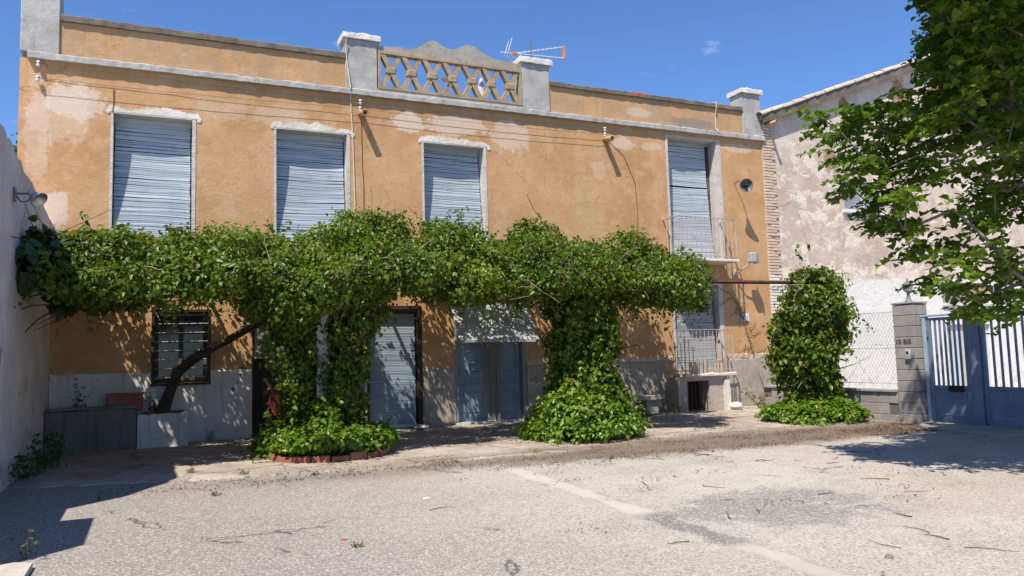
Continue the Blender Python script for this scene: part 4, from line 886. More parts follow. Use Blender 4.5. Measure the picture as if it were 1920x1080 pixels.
def foliage(name, parent, blobs, dens, size, mat, shell=.28, inner=.45, upb=.35, cullk=.55, zmin=None, ymax=None, droop=.8, keep=None, wid=.62, holes=.35, sprig=0, hang=.25, warp=.06):
    P_, N_ = [], []; B = np.array([(*b[0], *b[1]) for b in blobs])
    for c, r in blobs:
        r = np.array(r); area = 4*math.pi*((r[0]*r[1])**1.6+(r[0]*r[2])**1.6+(r[1]*r[2])**1.6)**(1/1.6)/3**(1/1.6)
        n = int(area*dens); u = nr.normal(0, 1, (n, 3)); u /= np.linalg.norm(u, axis=1)[:, None]
        rad = 1-np.abs(nr.normal(0, shell, n)); rad = np.where(nr.random(n) < .12, 1+np.abs(nr.normal(0, .14, n)), rad); rad = np.clip(rad, .1, 1.4)
        bump = 1+.16*np.sin(u[:, 0]*7+c[0]*5)*np.sin(u[:, 1]*6+c[1]*4)*np.sin(u[:, 2]*8+c[2]*3)
        P_.append(np.array(c)+u*r*(rad*bump)[:, None]); nn = u/r; nn /= np.linalg.norm(nn, axis=1)[:, None]; N_.append(nn)
    P_ = np.concatenate(P_); N_ = np.concatenate(N_); ok = np.ones(len(P_), bool)
    cnt = np.zeros(len(P_))
    for b in B:
        dd = np.linalg.norm((P_-b[:3])/b[3:], axis=1); cnt += dd < cullk
    ok &= (cnt < 1) | (nr.random(len(P_)) < inner*.35)
    if zmin is not None: ok &= P_[:, 2] > zmin
    if ymax is not None: ok &= P_[:, 1] < ymax
    if keep is not None: ok &= keep(P_)
    ok &= (vn(P_, 6.5) > -holes) | (nr.random(len(P_)) < .22)
    P_, N_ = P_[ok], N_[ok]
    if sprig:
        out = np.flatnonzero(((N_[:, 2] > .25) | (N_[:, 1] < -.4) | (N_[:, 2] < -.5)) & (vn(P_, 3.1) > -.3)); ix = nr.choice(out, min(sprig, len(out)), replace=False); SP, SN = [], []
        for i in ix:
            d = N_[i]*.7 + nr.normal(0, .45, 3); d[2] += .55 if N_[i][2] > -.3 else -.2; d /= np.linalg.norm(d); L_ = min(.75, .12+nr.exponential(.16)); p = P_[i]-d*.05; k = int(L_/.026)
            for s in range(k):
                t = s/k; c = p + d*L_*t + np.array((0, 0, -hang*L_*t*t)); a = nr.normal(0, 1, 3); SP.append(c+a*.022); SN.append(a*.5+np.array((0, 0, .6))+d*.2)
        SP = np.array(SP); SN = np.array(SN)
        if keep is not None: kk = keep(SP); SP, SN = SP[kk], SN[kk]
        P_ = np.concatenate([P_, SP]); N_ = np.concatenate([N_, SN])
    N_[:, 2] += upb
    lo = P_.min(0); hi = P_.max(0); org = ((lo[0]+hi[0])/2, (lo[1]+hi[1])/2, lo[2])
    cl_ = .5+.28*np.sin(P_[:, 0]*3.1+1.3*np.sin(P_[:, 2]*2.7))*np.sin(P_[:, 2]*3.3+P_[:, 1]*2.1)
    val = .5*cl_ + .5*nr.beta(1.6, 2.4, len(P_)) + .12*vn(P_, 1.7); val = np.clip(val, 0, 1); rr_ = nr.random(len(val)); val = np.where(rr_ < .012, 2.0, np.where(rr_ < .03, 1.5, val))
    P_ = P_ + warp*np.column_stack([vn(P_+7, 2.3), vn(P_+19, 2.6), vn(P_+31, 2.9)])
    o = bpy.data.objects.new(name, leaf_mesh(name, P_-np.array(org), N_, size, mat, droop, wid, val)); attach(o, parent, org); o['kind'] = 'stuff'
    return o
def twigs(name, parent, starts, n, length, rad, mat, up=.2, seed=1, bend=.5):
    q = random.Random(seed); m_ = MB()
    for i in range(n):
        s = starts[q.randrange(len(starts))]; p = Vector(s[0]) + Vector([q.uniform(-1, 1)*k*.7 for k in s[1]])
        d = Vector((q.gauss(0, 1), q.gauss(0, 1), q.gauss(up, .5))).normalized(); pts = [p.copy()]; L = length*q.uniform(.5, 1.4)
        for k in range(5): d = (d + Vector((q.gauss(0, bend), q.gauss(0, bend), q.gauss(0, bend)))*.5).normalized(); p = p+d*L/5; pts.append(p.copy())
        r = rad*q.uniform(.5, 1.4); m_.tube(pts, [r*(1-.13*k) for k in range(6)], 4)
    o = m_.build(name, mat, parent); o['kind'] = 'stuff'; return o
TOPX = [-1.5, -.44, .3, 1.05, 1.75, 2.3, 3.06, 3.45, 3.75, 4.45, 5.1, 5.89, 6.5, 7.0, 7.69, 8.3, 8.8]; TOPZ = [2.95, 3.24, 3.12, 3.36, 3.02, 3.40, 3.66, 3.25, 3.30, 3.62, 3.22, 3.64, 3.30, 3.22, 3.45, 3.22, 2.9]
def canopy_blobs(xa, xb, seed):
    q = random.Random(seed); B = []
    x = xa
    while x < xb:                                # front bank
        t = float(np.interp(x, TOPX, TOPZ)); bt = 2.28+.1*math.sin(x*2.3)
        for y, k in ((-3.58, .40), (-3.25, .64), (-2.85, .88), (-2.40, 1.06)):
            r = q.uniform(.22, .42); zz = bt+.22
            while zz < bt + (t-bt)*k - r*.55:
                B.append(((x+q.gauss(0, .14), y+q.gauss(0, .14), zz), (r*q.uniform(.9, 1.3), r*q.uniform(.8, 1.1), r*q.uniform(.7, .95)))); zz += .42
            B.append(((x+q.gauss(0, .1), y+q.gauss(0, .1), bt+(t-bt)*k-r*.75), (r*1.1, r, r*.8)))
        x += .46
    x = xa
    while x < xb:                                # open roof behind it, towards the wall
        for y in (-1.95, -1.45, -.95, -.5):
            if q.random() < (.84 if x < .9 else .93): r = q.uniform(.26, .44); B.append(((x+q.gauss(0, .2), y+q.gauss(0, .15), 2.88+q.gauss(0, .12)), (r*1.3, r, r*.6)))
        x += .62
    return B
LEAFS = .066
# left ivy: column in the brick ring and its half of the canopy
I1 = thing('ivy', (2.15, -2.95, .0), 'ivy climbing from a brick ring over the left half of the pergola', 'ivy', 'ivy on the pergola')
cb1 = canopy_blobs(-1.0, 3.9, 3)
foliage('canopy', I1, cb1, 740, LEAFS, M['leaf'], ymax=-.12, sprig=760, shell=.34)
q = random.Random(8); col = []
for z in np.arange(.45, 2.3, .20):
    for k in range(4): th = q.uniform(0, 6.28); col.append(((2.10+.30*math.cos(th)+.06*math.sin(z*3), -2.92+.26*math.sin(th), z), (q.uniform(.24, .38), q.uniform(.22, .34), .26)))
for x, z, r in ((1.62, 1.95, .36), (1.55, 1.45, .30), (1.72, 1.1, .30), (2.62, 1.9, .34), (2.85, 2.05, .28), (1.75, .8, .3), (2.5, .75, .28), (1.35, 2.2, .34), (2.55, 1.35, .22)): col.append(((x, -3.0+q.gauss(0, .1), z), (r, r, r)))
foliage('column', I1, col, 620, .078, M['leaf'], zmin=.3, sprig=130, hang=.6, holes=.2, shell=.36, keep=lambda p: ~((np.abs(p[:, 0]-2.10) < .11) & (p[:, 1] < -2.95) & (p[:, 2] > 1.12) & (p[:, 2] < 1.75)) | (nr.random(len(p)) < .30))
sk = [((2.2+.62*math.cos(a), -3.0+.58*math.sin(a), .22+.05*math.sin(a*3)), (.32+.06*math.sin(a*5), .30, .15+.05*math.sin(a*2.3+1))) for a in np.arange(0, 6.28, .5)] + [((2.2+dx, -3.05, .30), (.40, .4, .16)) for dx in (-.3, .3)] + [((1.35, -2.75, .16), (.2, .2, .12)), ((2.98, -3.05, .18), (.22, .2, .14))]
foliage('skirt', I1, sk, 740, .078, M['leaf_y'], zmin=.05, droop=.4, upb=.9, sprig=90, holes=.6)
twigs('stems', I1, cb1, 110, .55, .010, M['barkl'], seed=5)
twigs('trunk_stems', I1, [((2.3, -2.95, 1.2), (.3, .2, .9))], 26, 1.1, .02, M['bark'], up=2.2, seed=6, bend=.3)
# middle ivy
I2 = thing('ivy', (6.35, -3.05, 0), 'ivy with a broad leafy foot spreading over the right half of the pergola', 'ivy', 'ivy on the pergola')
cb2 = canopy_blobs(4.2, 8.45, 4) + [((8.75, -3.1, 2.72), (.30, .32, .28)), ((8.5, -3.3, 2.35), (.32, .36, .24)), ((8.72, -3.2, 2.18), (.16, .2, .18)), ((8.1, -3.5, 2.22), (.3, .3, .2))] + [((8.45+.33*i+q2[0], y+q2[1], 2.78+q2[2]), (.40, .32, .24)) for i in range(4) for y, q2 in ((-1.7, (.0, .05, .05)), (-1.15, (.1, -.06, .0)), (-.6, (-.05, .04, .04)))]
foliage('canopy', I2, cb2, 740, LEAFS, M['leaf'], ymax=-.12, sprig=760, shell=.34)
col = []
for z in np.arange(.3, 2.3, .2):
    w_ = .36 if z > 1.0 else .36+.30*(1.0-z)
    for k in range(5): th = q.uniform(0, 6.28); col.append(((6.38+w_*math.cos(th), -3.05+w_*.9*math.sin(th), z), (q.uniform(.24, .34), q.uniform(.24, .34), .25)))
foliage('column', I2, col, 620, .078, M['leaf'], zmin=.02, sprig=110, hang=.6, holes=.2, shell=.36)
sk = [((6.3+r*math.cos(a), -3.15+r*math.sin(a), h), (.36, .36, .24)) for r, h, st_ in ((.66, .12, .5), (.46, .40, .7), (.25, .68, 1.2)) for a in np.arange(0, 6.28, st_)]
foliage('skirt', I2, sk, 740, .078, M['leaf_y'], zmin=.0, droop=.5, upb=.7, sprig=110, holes=.6)
twigs('stems', I2, cb2, 110, .55, .010, M['barkl'], seed=15)
twigs('trunk_stems', I2, [((6.4, -3.05, 1.3), (.35, .3, .8))], 22, 1.1, .02, M['bark'], up=2.2, seed=16, bend=.3)
# right ivy bush on its own post
I3 = thing('ivy', (11.25, -3.25, 0), 'ivy bush wrapped round the pergola post before the chain link fence', 'ivy')
col = []
for z in np.arange(.2, 2.75, .2):
    w_ = float(np.interp(z, (.1, .8, 1.3, 1.8, 2.2, 2.7), (.20, .28, .42, .52, .40, .14)))
    for k in range(6): th = q.uniform(0, 6.28); col.append(((11.27+w_*math.cos(th)+.18*math.sin(z*2.6+2), -3.27+w_*math.sin(th), z), (q.uniform(.24, .38), q.uniform(.24, .38), .26)))
foliage('column', I3, col, 600, .080, M['leaf'], zmin=.02, sprig=150, holes=.2, shell=.36, keep=lambda p: p[:, 0] < 12.06)
sk = [((11.15+r*math.cos(a), -3.35+r*math.sin(a), h), (.34, .34, .2)) for r, h, st_ in ((.62, .05, .45), (.36, .14, .6)) for a in np.arange(0, 6.28, st_)]
foliage('skirt', I3, sk, 700, .080, M['leaf_y'], zmin=.0, droop=.5, upb=.7, keep=lambda p: p[:, 0] < 12.06)
twigs('stems', I3, [((11.2, -3.3, 2.3), (.4, .4, .4)), ((11.2, -3.3, 1.3), (.6, .6, .9))], 46, .7, .010, M['barkl'], seed=25)
# dark vine at the left end: leaning trunk and broad leaves hanging in the corner
V = thing('vine', (.02, -.3, .56), 'vine with dark leaning trunk rising from the white box, leaves hanging in the left corner', 'vine')
V_t = MB(); V_t.tube([(.0, -.28, .50), (.03, -.30, .62), (.12, -.36, .90), (.24, -.42, 1.20), (.40, -.50, 1.36), (.58, -.62, 1.49), (.80, -.82, 1.62), (1.0, -1.0, 1.72), (1.25, -1.3, 1.87), (1.45, -1.52, 1.98), (1.65, -1.8, 2.2), (1.75, -2.1, 2.6)], [.13, .105, .085, .08, .082, .075, .068, .062, .058, .055, .05, .04], 10); V_t.tube([(.02, -.3, .55), (-.10, -.28, .60), (-.14, -.26, .72)], [.05, .04, .02], 6)
V_t.build('trunk', M['bark_d'], V, True)
vb_ = [((-1.40, -2.8, 2.85), (.30, .4, .32)), ((-1.2, -2.6, 2.75), (.42, .45, .4)), ((-1.32, -2.4, 2.45), (.3, .4, .26)), ((-1.48, -3.1, 2.65), (.18, .3, .3)), ((-1.05, -2.7, 2.85), (.32, .4, .28)), ((-.95, -2.2, 2.4), (.4, .4, .2)), ((-1.3, -2.6, 2.1), (.1, .14, .1)), ((-.7, -2.0, 2.35), (.35, .35, .16))]
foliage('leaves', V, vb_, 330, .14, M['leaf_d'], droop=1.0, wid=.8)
twigs('stems', V, vb_, 26, .8, .008, M['bark_d'], seed=35)
# brick ring round the foot of the left column
rg = thing('planter_ring', (2.2, -2.85, gz(-2.85)), 'ring of red bricks round the foot of the left ivy column', 'planter')
rb_ = MB().cbox(-.12, .12, -.055, .055, 0, .17, .012).mesh('brick', M['redbrick'])
for i in range(20):
    a = 2*math.pi*i/20; piece('brick', rb_, rg, (2.22+.80*math.cos(a), -2.97+.72*math.sin(a), gz(-3)-.085+rng.gauss(0, .010)), (rng.gauss(0, .05), rng.gauss(0, .03), a+math.pi/2+rng.gauss(0, .06)))
MB().lathe([(.0, .10), (.72, .09)], (2.22, -2.97, gz(-3)), (0, 0, 1), 20).build('soil', M['soil'], rg)
# bare dry creeper on the ochre wall
D = MB(); q = random.Random(77)
D.tube([(13.0, -.05, .05), (12.98, -.03, .4), (12.78, -.02, .95), (12.66, -.02, 1.45), (12.48, -.02, 2.0), (12.33, -.02, 2.45), (12.1, -.02, 2.65), (11.6, -.03, 2.86)], [.012, .011, .010, .009, .008, .007, .006, .004], 5)
for i in range(26):
    t = q.random(); x = 12.9-.75*t+q.gauss(0, .15); z = .9+1.85*t+q.gauss(0, .12); pts = [(x, -.018, z)]; d = q.uniform(0, 6.28)
    for k in range(5): d += q.gauss(0, .6); x += .10*math.cos(d); z += .10*math.sin(d); x = min(x, 13.25); pts.append((x, -.018-.01*q.random(), z))
    D.tube(pts, [.0055, .005, .0045, .004, .003, .002], 4)
tag(D.build('dry_creeper', M['bark']), 'bare dry creeper stems on the ochre wall beside the white plate', 'creeper')

# ------------------------------------------------------------------ tree at the right
T = thing('tree', (10.35, -10.4, gz(-10.4)), 'broad leaved tree whose leafy boughs hang in from the right', 'tree')
CL = [(7.43,-8.99,4.25),(9.15,-8.46,2.33),(9.27,-8.79,5.4),(9.04,-8.81,2.04),(8.28,-8.23,4.03),(7.77,-9.55,4.97),(7.14,-8.38,3.38),(8.06,-8.81,4.4),(7.53,-8.17,3.36),(6.61,-8.54,3.59),(7.75,-8.82,2.2),(8.29,-9.05,3.99),(7.45,-9.39,4.59),(9.89,-7.96,4.3),(6.75,-8.63,3.77),(10.37,-8.37,5.84),(9.37,-8.11,5.93),(9.75,-8.48,5.49),(9.37,-8.01,4.61),(7.29,-8.83,3.31),(8.98,-8.82,5.35),(9.64,-8.27,5.79),(8.4,-8.9,3.03),(9.12,-8.47,4.28),(9.78,-8.23,5.3),(8.51,-8.31,4.31),(9.41,-8.88,5.07),(7.67,-8.37,3.98),(7.04,-8.14,3.4),(7.41,-9.18,4.04),(8.35,-8.78,3.3),(7.87,-9.43,3.36),(8.75,-9.04,4.49),(8.71,-9,4.2),(9.46,-8.69,4.5),(8.58,-8.44,5.67),(9.11,-8.04,4.53),(7.76,-8.55,3.34),(8.83,-8.5,1.89),(8.86,-8.75,3.05),(8.58,-8.83,5.5),(8.11,-8.78,5.43),(8.4,-8.87,2.67),(9.78,-8.56,4.72),(6.79,-8.61,3.38),(8.32,-8.53,1.95),(7.63,-8.19,3.8),(9.41,-7.76,4.53),(9.8,-8.45,2.9),(6.83,-8.2,3.62),(8.5,-8.36,4.99),(8.01,-7.87,2.81),(8.47,-8.59,1.76),(7.39,-8.19,2.68),(7.29,-8.57,3.63),(7.24,-7.94,3.15),(8.04,-8.87,4.81),(8.95,-7.88,4.43),(9.62,-8.4,3.3),(10.06,-8.3,5.79),(7.65,-8.93,3.25),(8.79,-9.02,1.92),(8.27,-9.09,2.08),(6.92,-7.94,3.93),(9.14,-8.46,1.69),(9.55,-8.42,1.84),(7.22,-9.05,3.64),(8.38,-8.83,5.33),(7.74,-8.74,3.78),(8.32,-8.65,4.95),(8.01,-8.49,3.23),(7.63,-8.92,4.52),(7.32,-8.66,2.55),(7.16,-8.53,2.76),(7.67,-8.95,2.74),(7.91,-9.53,4.01),(9.48,-8.32,5.33),(7.66,-9.53,4.3),(7.38,-8.38,3.23),(8.23,-9,1.8),(7.11,-8.06,3.78),(9.12,-8.72,4.18),(7.72,-8.86,5.17),(9.16,-7.89,4.91),(8.04,-8.38,3.64),(7.63,-9.06,3.78),(7.97,-8.97,4.23),(8.93,-8.49,5.71),(9.83,-8.45,5.16),(7.83,-9.2,2.33),(8.35,-8.84,3.83),(9.31,-8.64,5.7),(8.24,-9.54,5.12),(9.12,-8.23,2.76),(8.43,-8.5,3.85),(7.61,-8.47,3.75),(8.2,-9.55,4.44),(9.2,-9.01,5.33),(7.05,-8.89,2.87),(9.45,-8.64,5.12),(7.32,-9.45,4.89),(9.38,-8.69,3.39),(7.53,-8.49,3.5),(6.91,-8.41,3.81),(8.25,-9.17,4.74),(8.96,-9.2,5.17),(7.5,-8.25,2.91),(9.2,-8.27,4.59),(8.87,-8.07,4.79),(8.62,-8.81,1.97),(7.95,-9.41,4.63),(7.43,-8.42,2.63),(9.01,-8.5,2.93),(8.3,-9.11,3.3),(8.33,-9.17,4.43),(9.07,-8.63,4.62),(8.96,-8.27,3.95),(8.49,-8.43,2.35),(8.41,-8.75,4.11),(8.05,-9.71,4.66),(9.49,-8.39,4.94),(8.91,-8.88,3.7),(8.3,-7.95,2.49),(8.43,-9.42,4.07),(7.81,-7.82,3.03),(6.92,-8.6,3.17),(8.78,-8.08,4.05),(7.41,-8.96,2.18),(9.37,-8.5,2.14),(8.93,-8.66,4.4),(7.54,-9.25,4.23),(10.19,-8.45,5.51),(7.34,-9.32,5.09),(7.19,-8.79,3.84),(7.54,-7.67,3.31),(9.01,-8.67,3.97),(8.1,-9.12,3.63),(7.97,-8.09,3.22),(7.42,-9.35,3.8),(7.88,-8.74,4.64),(7.21,-8.35,3.97),(7.91,-8.7,1.89),(8.02,-8.53,2.41),(9.16,-7.99,6.07),(8.1,-9.11,5.2),(8.66,-8.24,1.71),(8.6,-8.24,5.47),(9.57,-8.84,5.39),(8.15,-8.58,4.09),(7.98,-8.3,2),(10.02,-8.21,3.03),(10.38,-8.38,4.37),(9.95,-7.56,5.44),(9.8,-8.18,5.22),(11.26,-7.63,5.39),(10.09,-7.56,6.4),(11.23,-7.35,4.43),(10.9,-7.1,3.54),(10.69,-7.46,6.47),(9.86,-8.4,3.94),(10.69,-8.03,5.58),(10.35,-8.16,5.11),(11.6,-7.56,4.4),(10.92,-7.64,3.84),(9.87,-8.19,4.21),(9.43,-8.28,4.68),(10.2,-8.45,3.21),(10.45,-7.84,5.96),(9.15,-8.09,4.84),(11.35,-7.84,6.08),(11.43,-7.62,5.76),(10.16,-7.34,5.51),(10.98,-7.8,3.26),(9.89,-8.52,4.37),(10.23,-8.54,4.84),(11,-7.32,6.73),(10.79,-7.14,6.88),(9.88,-7.84,4.25),(11.27,-8.12,5.85),(9.62,-8.2,5.98),(9.44,-8.43,5.86),(10.87,-7.32,5.97),(9.48,-7.98,4.15),(11.04,-7.72,6.28),(10.47,-7.69,4.1),(10.21,-7.42,5.84),(10.3,-7.35,5.23),(11.67,-7.59,4.89),(11.18,-7.42,6.41),(9.9,-8.19,6.2),(9.54,-7.86,4.96),(10.57,-8.49,6.03),(9.77,-8.05,5.62),(9.12,-8.18,3.06),(11.34,-7.27,4.99),(9.71,-8.5,5.64),(10.28,-8.17,6.23),(11.86,-7.38,5.19),(10.78,-7.53,5.17),(11.5,-7.51,6.27),(9.93,-8.14,3.71),(10.84,-7.93,5.31),(10.95,-7.42,3.61),(10.45,-8.43,5.56),(9.86,-8.43,3.26),(10.22,-7.7,3.22),(10.91,-7.26,4.88),(10.5,-7.42,5.94),(10.39,-7.18,4.87),(11.4,-7.64,4.14),(10.41,-7.63,4.26),(8.18,-9.38,3.89),(9.53,-7.83,4.97),(9.66,-7.45,4.29),(9.16,-7.85,4.52),(8.08,-8.98,4.34),(8.88,-8.56,3.87),(9.67,-8.25,5.36),(9.27,-8.51,5.07),(8.8,-8.87,3.71),(8.14,-8.85,5.05),(8.34,-9.17,5.19),(10.7,-7.79,4.78),(9.83,-8.2,5.71),(7.58,-9.15,4.47),(9.09,-8.23,5.39),(7.7,-9.3,4.7),(8.72,-9.1,4.45),(10.03,-8.32,4.67),(9.38,-8.63,4.84),(10.45,-7.85,5.06),(7.95,-9.16,3.44),(9.4,-8.37,4.88),(10.14,-8.44,4.81),(8.54,-9.29,3.48),(10.2,-8.37,5.24),(8.28,-9.53,5.06),(8.88,-8.21,4.8),(8.06,-8.72,4.26),(9.67,-8.28,4.4),(9.04,-8.51,4.98),(8.73,-8.99,4.89),(8.91,-8.45,5.16),(9.69,-8.49,5.04),(8.15,-9.33,3.68),(8.66,-8.97,4.67),(10.11,-8.51,5.44),(8.5,-9.24,3.77),(10.12,-8.15,5.76),(9.55,-7.59,5.41),(9.02,-8.02,5.47),(8.3,-8.65,3.65),(7.53,-9.2,4.84),(9.2,-8.55,5.36),(9.44,-8.45,4.51),(9.99,-8.21,5.56),(10.44,-7.82,4.4),(10.23,-7.91,5.4),(9.26,-7.98,5.76),(10.95,-7.93,5.8),(8.29,-9.36,4.25),(10.04,-7.51,5.89),(8.29,-8.84,4.4),(7.78,-9.34,4.34),(7.79,-8.87,4.36)]
q = random.Random(21); ext = []
while len(ext) < 170:
    p = Vector((q.uniform(6.6, 14.2), q.uniform(-14, -6.6), q.uniform(2.3, 9.2)))
    u = Vector(((p.x-10.2)/3.6, (p.y+10.3)/3.7, (p.z-5.8)/3.4))
    if not (.35 < u.length < 1): continue
    d = p-Vector((0, -14.4, 1.32)); zc = d.dot(fwd); px = 960+1450*d.dot(rr)/zc; py = 540-1450*d.dot(uu)/zc
    if zc < 3.5 or (px < 1975+300/zc and py > -75-500/zc): continue
    if p.x < 7.4 and p.y > -9: continue
    gx, gy = p.x+p.z*.449, p.y+p.z*.408
    if gy < -8.7 and gx < 10: continue
    if gx < 8.6: continue
    # keep what would shade the courtyard and gate more than the photograph shows out of the crown's left flank
    ext.append(tuple(p))
k0 = 0
while k0 < 80:                                  # out-of-view upper boughs, added on the sunny side to darken the visible leaves
    p = Vector((q.uniform(6.5, 9.8), q.uniform(-12.2, -9.0), q.uniform(5.2, 8.2))); d = p-Vector((0, -14.4, 1.32)); zc = d.dot(fwd); px = 960+1450*d.dot(rr)/zc; py = 540-1450*d.dot(uu)/zc
    if zc < 2.5 or (px < 1975+300/zc and py > -60-500/zc): continue
    if p.y+p.z*.408 < -8.9 or p.x+p.z*.449 < 9.0: continue
    ext.append(tuple(p)); k0 += 1
clusters = [Vector(c) for c in CL]+[Vector(c) for c in ext]
trunk = [Vector((10.35, -10.4, gz(-10.4)-.05)), Vector((10.30, -10.38, .8)), Vector((10.22, -10.3, 1.6)), Vector((10.15, -10.22, 2.3)), Vector((10.1, -10.2, 3.2)), Vector((10.15, -10.25, 4.4)), Vector((10.1, -10.3, 5.8))]
nodes = [p for p in trunk[2:]]; par = [-1, 0, 1, 2, 3]; order = sorted(range(len(clusters)), key=lambda i: (clusters[i]-trunk[4]).length); edges = []
cum = [0, .7, 1.6, 2.8, 4.2]
for i in order:
    c = clusters[i]; best = min(range(len(nodes)), key=lambda k: (nodes[k]-c).length*1.0+cum[k]*.32 + (2 if nodes[k].z > c.z+.6 else 0))
    b = nodes[best]; L_ = (c-b).length; steps = max(1, int(L_/.45)); prev = best; cum0 = cum[best]
    for s in range(1, steps+1):
        t = s/steps; p = b.lerp(c, t) + Vector((q.gauss(0, .03), q.gauss(0, .03), -.10*math.sin(math.pi*t)*L_*.3)); nodes.append(p); par.append(prev); cum.append(cum0+L_*t); prev = len(nodes)-1
wgt = [0]*len(nodes)
has = [False]*len(nodes)
for i in range(len(nodes)-1, -1, -1):
    if not has[i]: wgt[i] = max(wgt[i], 1)
    if par[i] >= 0: wgt[par[i]] += wgt[i]; has[par[i]] = True
tm = MB(); tm.tube(trunk, [.24, .19, .17, .155, .12, .085, .05], 12); tm.build('trunk', M['bark'], T, True)
bmesh_ = MB()
for i in range(5, len(nodes)):
    r = .0082*wgt[i]**.52; r0 = .0082*min(wgt[par[i]], wgt[i]*2.0)**.52; bmesh_.tube([nodes[par[i]], nodes[i]], [min(r0, .07), min(r, .07)], 5, False)
tb = bmesh_.build('branches', simple('pale_grey_branch', (.17, .14, .115), (.24, .20, .165), 8, .95, .6, 50, .006), T, True); tb['kind'] = 'stuff'
def sprays(cs, nsub, kleaf, ln, tube):
    P_, N_, D_ = [], [], []
    for c in cs:
        c = Vector(c); o = Vector((c.x-10.1, c.y+10.2, 0)); o = o.normalized() if o.length > .1 else Vector((1, 0, 0)); th0 = math.atan2(o.y, o.x)
        for s in range(nsub):
            th = th0+q.gauss(0, .75); d = Vector((math.cos(th), math.sin(th), q.gauss(.05, .28))).normalized(); L_ = ln*q.uniform(.55, 1.25); p = c-o*.12+Vector((q.gauss(0, .05), q.gauss(0, .05), q.gauss(0, .08))); pts = [p.copy()]; k = int(kleaf*L_/ln)
            side = Vector((-d.y, d.x, 0))
            for j in range(4): d = (d+Vector((q.gauss(0, .12), q.gauss(0, .12), -.10))).normalized(); p = p+d*L_/4; pts.append(p.copy())
            if tube is not None: tube.tube(pts, [.0045, .004, .0032, .0025, .0015], 3, False)
            for j in range(k):
                t = (j+.5)/k*3.999; a = int(t); b = pts[a].lerp(pts[a+1], t-a); sg = 1 if j % 2 else -1
                P_.append(b+side*sg*.015); D_.append(side*sg*.8+d*.5+Vector((0, 0, -.35))); N_.append((q.gauss(0, .3), q.gauss(0, .3), 1))
    return np.array([list(p) for p in P_]), np.array(N_), np.array([list(p) for p in D_])
tw = MB()
for nm, cs, ns, kl, ln, size, tb_ in (('crown', CL, 6, 15, .40, .082, tw), ('upper_crown', ext, 11, 18, .85, .10, None)):
    P_, N_, D_ = sprays(cs, ns, kl, ln, tb_); org = P_.mean(0); org[2] = P_[:, 2].min(); val = .5*nr.beta(1.8, 2.2, len(P_)) + .5*np.clip(.5+.4*vn(P_, 2.2), 0, 1)
    o = bpy.data.objects.new(nm, leaf_mesh(nm, P_-org, N_, size, M['leaf_t'], .9, .80, val, .38, D_)); attach(o, T, tuple(org)); o['kind'] = 'stuff'
tw.build('twigs', M['bark'], T)['kind'] = 'stuff'
# a far tree just showing between outbuilding and house
ft = thing('tree', (-5.2, 14, 0), 'dark tree top peeping over the left wall beside the house corner', 'tree')
MB().tube([(-5.2, 14, 0), (-5.1, 14, 4), (-5.15, 14.1, 7.5)], [.3, .2, .08], 8).build('trunk', M['bark'], ft)
foliage('crown', ft, [((-5.2+q.gauss(0, .7), 14+q.gauss(0, .7), 6.2+q.uniform(0, 2.2)), (.9, .9, .7)) for i in range(14)], 60, .16, M['leaf_d'])

# ------------------------------------------------------------------ small growth and litter
def weed(x, y, h, n, lab, mat='weed', spread=.5, z=None, name='weed', grp=None):
    zz = gz(y)-.01 if z is None else z; w_ = thing(name, (x, y, zz), lab, 'weed', grp); m_ = MB(); P_, N_ = [], []; q = random.Random(int(x*97+y*31)+n)
    for i in range(n):
        a = q.uniform(0, 6.28); d = Vector((math.cos(a)*spread, math.sin(a)*spread, 1)).normalized(); p = Vector((x+q.gauss(0, .02), y+q.gauss(0, .02), zz)); pts = [p.copy()]; hh = h*q.uniform(.5, 1.1)
        for k in range(4):
            p = p+d*hh/4; d = (d+Vector((q.gauss(0, .12), q.gauss(0, .12), -.08))).normalized(); pts.append(p.copy())
            for _ in range(2): P_.append(p+Vector((q.gauss(0, .012), q.gauss(0, .012), 0))); N_.append((math.cos(a)*.5, math.sin(a)*.5, .8))
        m_.tube(pts, [.004, .0035, .003, .002, .001], 3)
    m_.build('stems', M['weed'] if False else M['barkl'], w_)['kind'] = 'stuff'
    o = bpy.data.objects.new('leaves', leaf_mesh('leaves', np.array([list(p) for p in P_])-np.array((x, y, zz)), np.array(N_), max(.022, min(.05, h*.11)), M[mat], .3, .6)); attach(o, w_, (x, y, zz)); o['kind'] = 'stuff'
weed(-.94, -7.40, .30, 5, 'tall weed in the shadow at the lower left edge')
weed(.54, -5.4, .09, 6, 'tiny weed tuft in the asphalt below the barred window')
weed(1.4, -8.27, .05, 5, 'flat weed sprig low in the asphalt left of centre')
weed(.35, -3.68, .12, 9, 'weed tuft at the left end of the pavement edge')
weed(.95, -4.15, .12, 9, 'weed tuft on the pavement edge left of the brick ring')
weed(1.72, -4.56, .06, 6, 'small weed below the red brick ring')
weed(5.46, -5.4, .05, 6, 'small dark weed on the asphalt before the broad ivy foot')
weed(11.75, -4.75, .22, 10, 'weed at the foot of the gate pillar')
weed(12.2, -.75, .6, 16, 'straggly weeds in the corner between plinth and fence', 'weed', .6)
weed(12.75, -.35, .4, 10, 'straggly weeds below the dry creeper', 'weed', .6)
weed(4.62, -.25, .16, 8, 'small weed by the wall between slatted door and double door')
weed(.75, -.12, .22, 8, 'weed at the foot of the white plinth')
weed(10.0, -.65, .30, 16, 'dark clump at the left foot of the balcony base', 'leaf_d', .7)
weed(-1.2, -.2, .55, 7, 'thin stemmed plant growing in the grey planter', 'leaf_d', .35, .6)
weed(-.17, -.22, .36, 4, 'small plant beside the vine trunk on the white box', 'leaf_d', .2, .55)
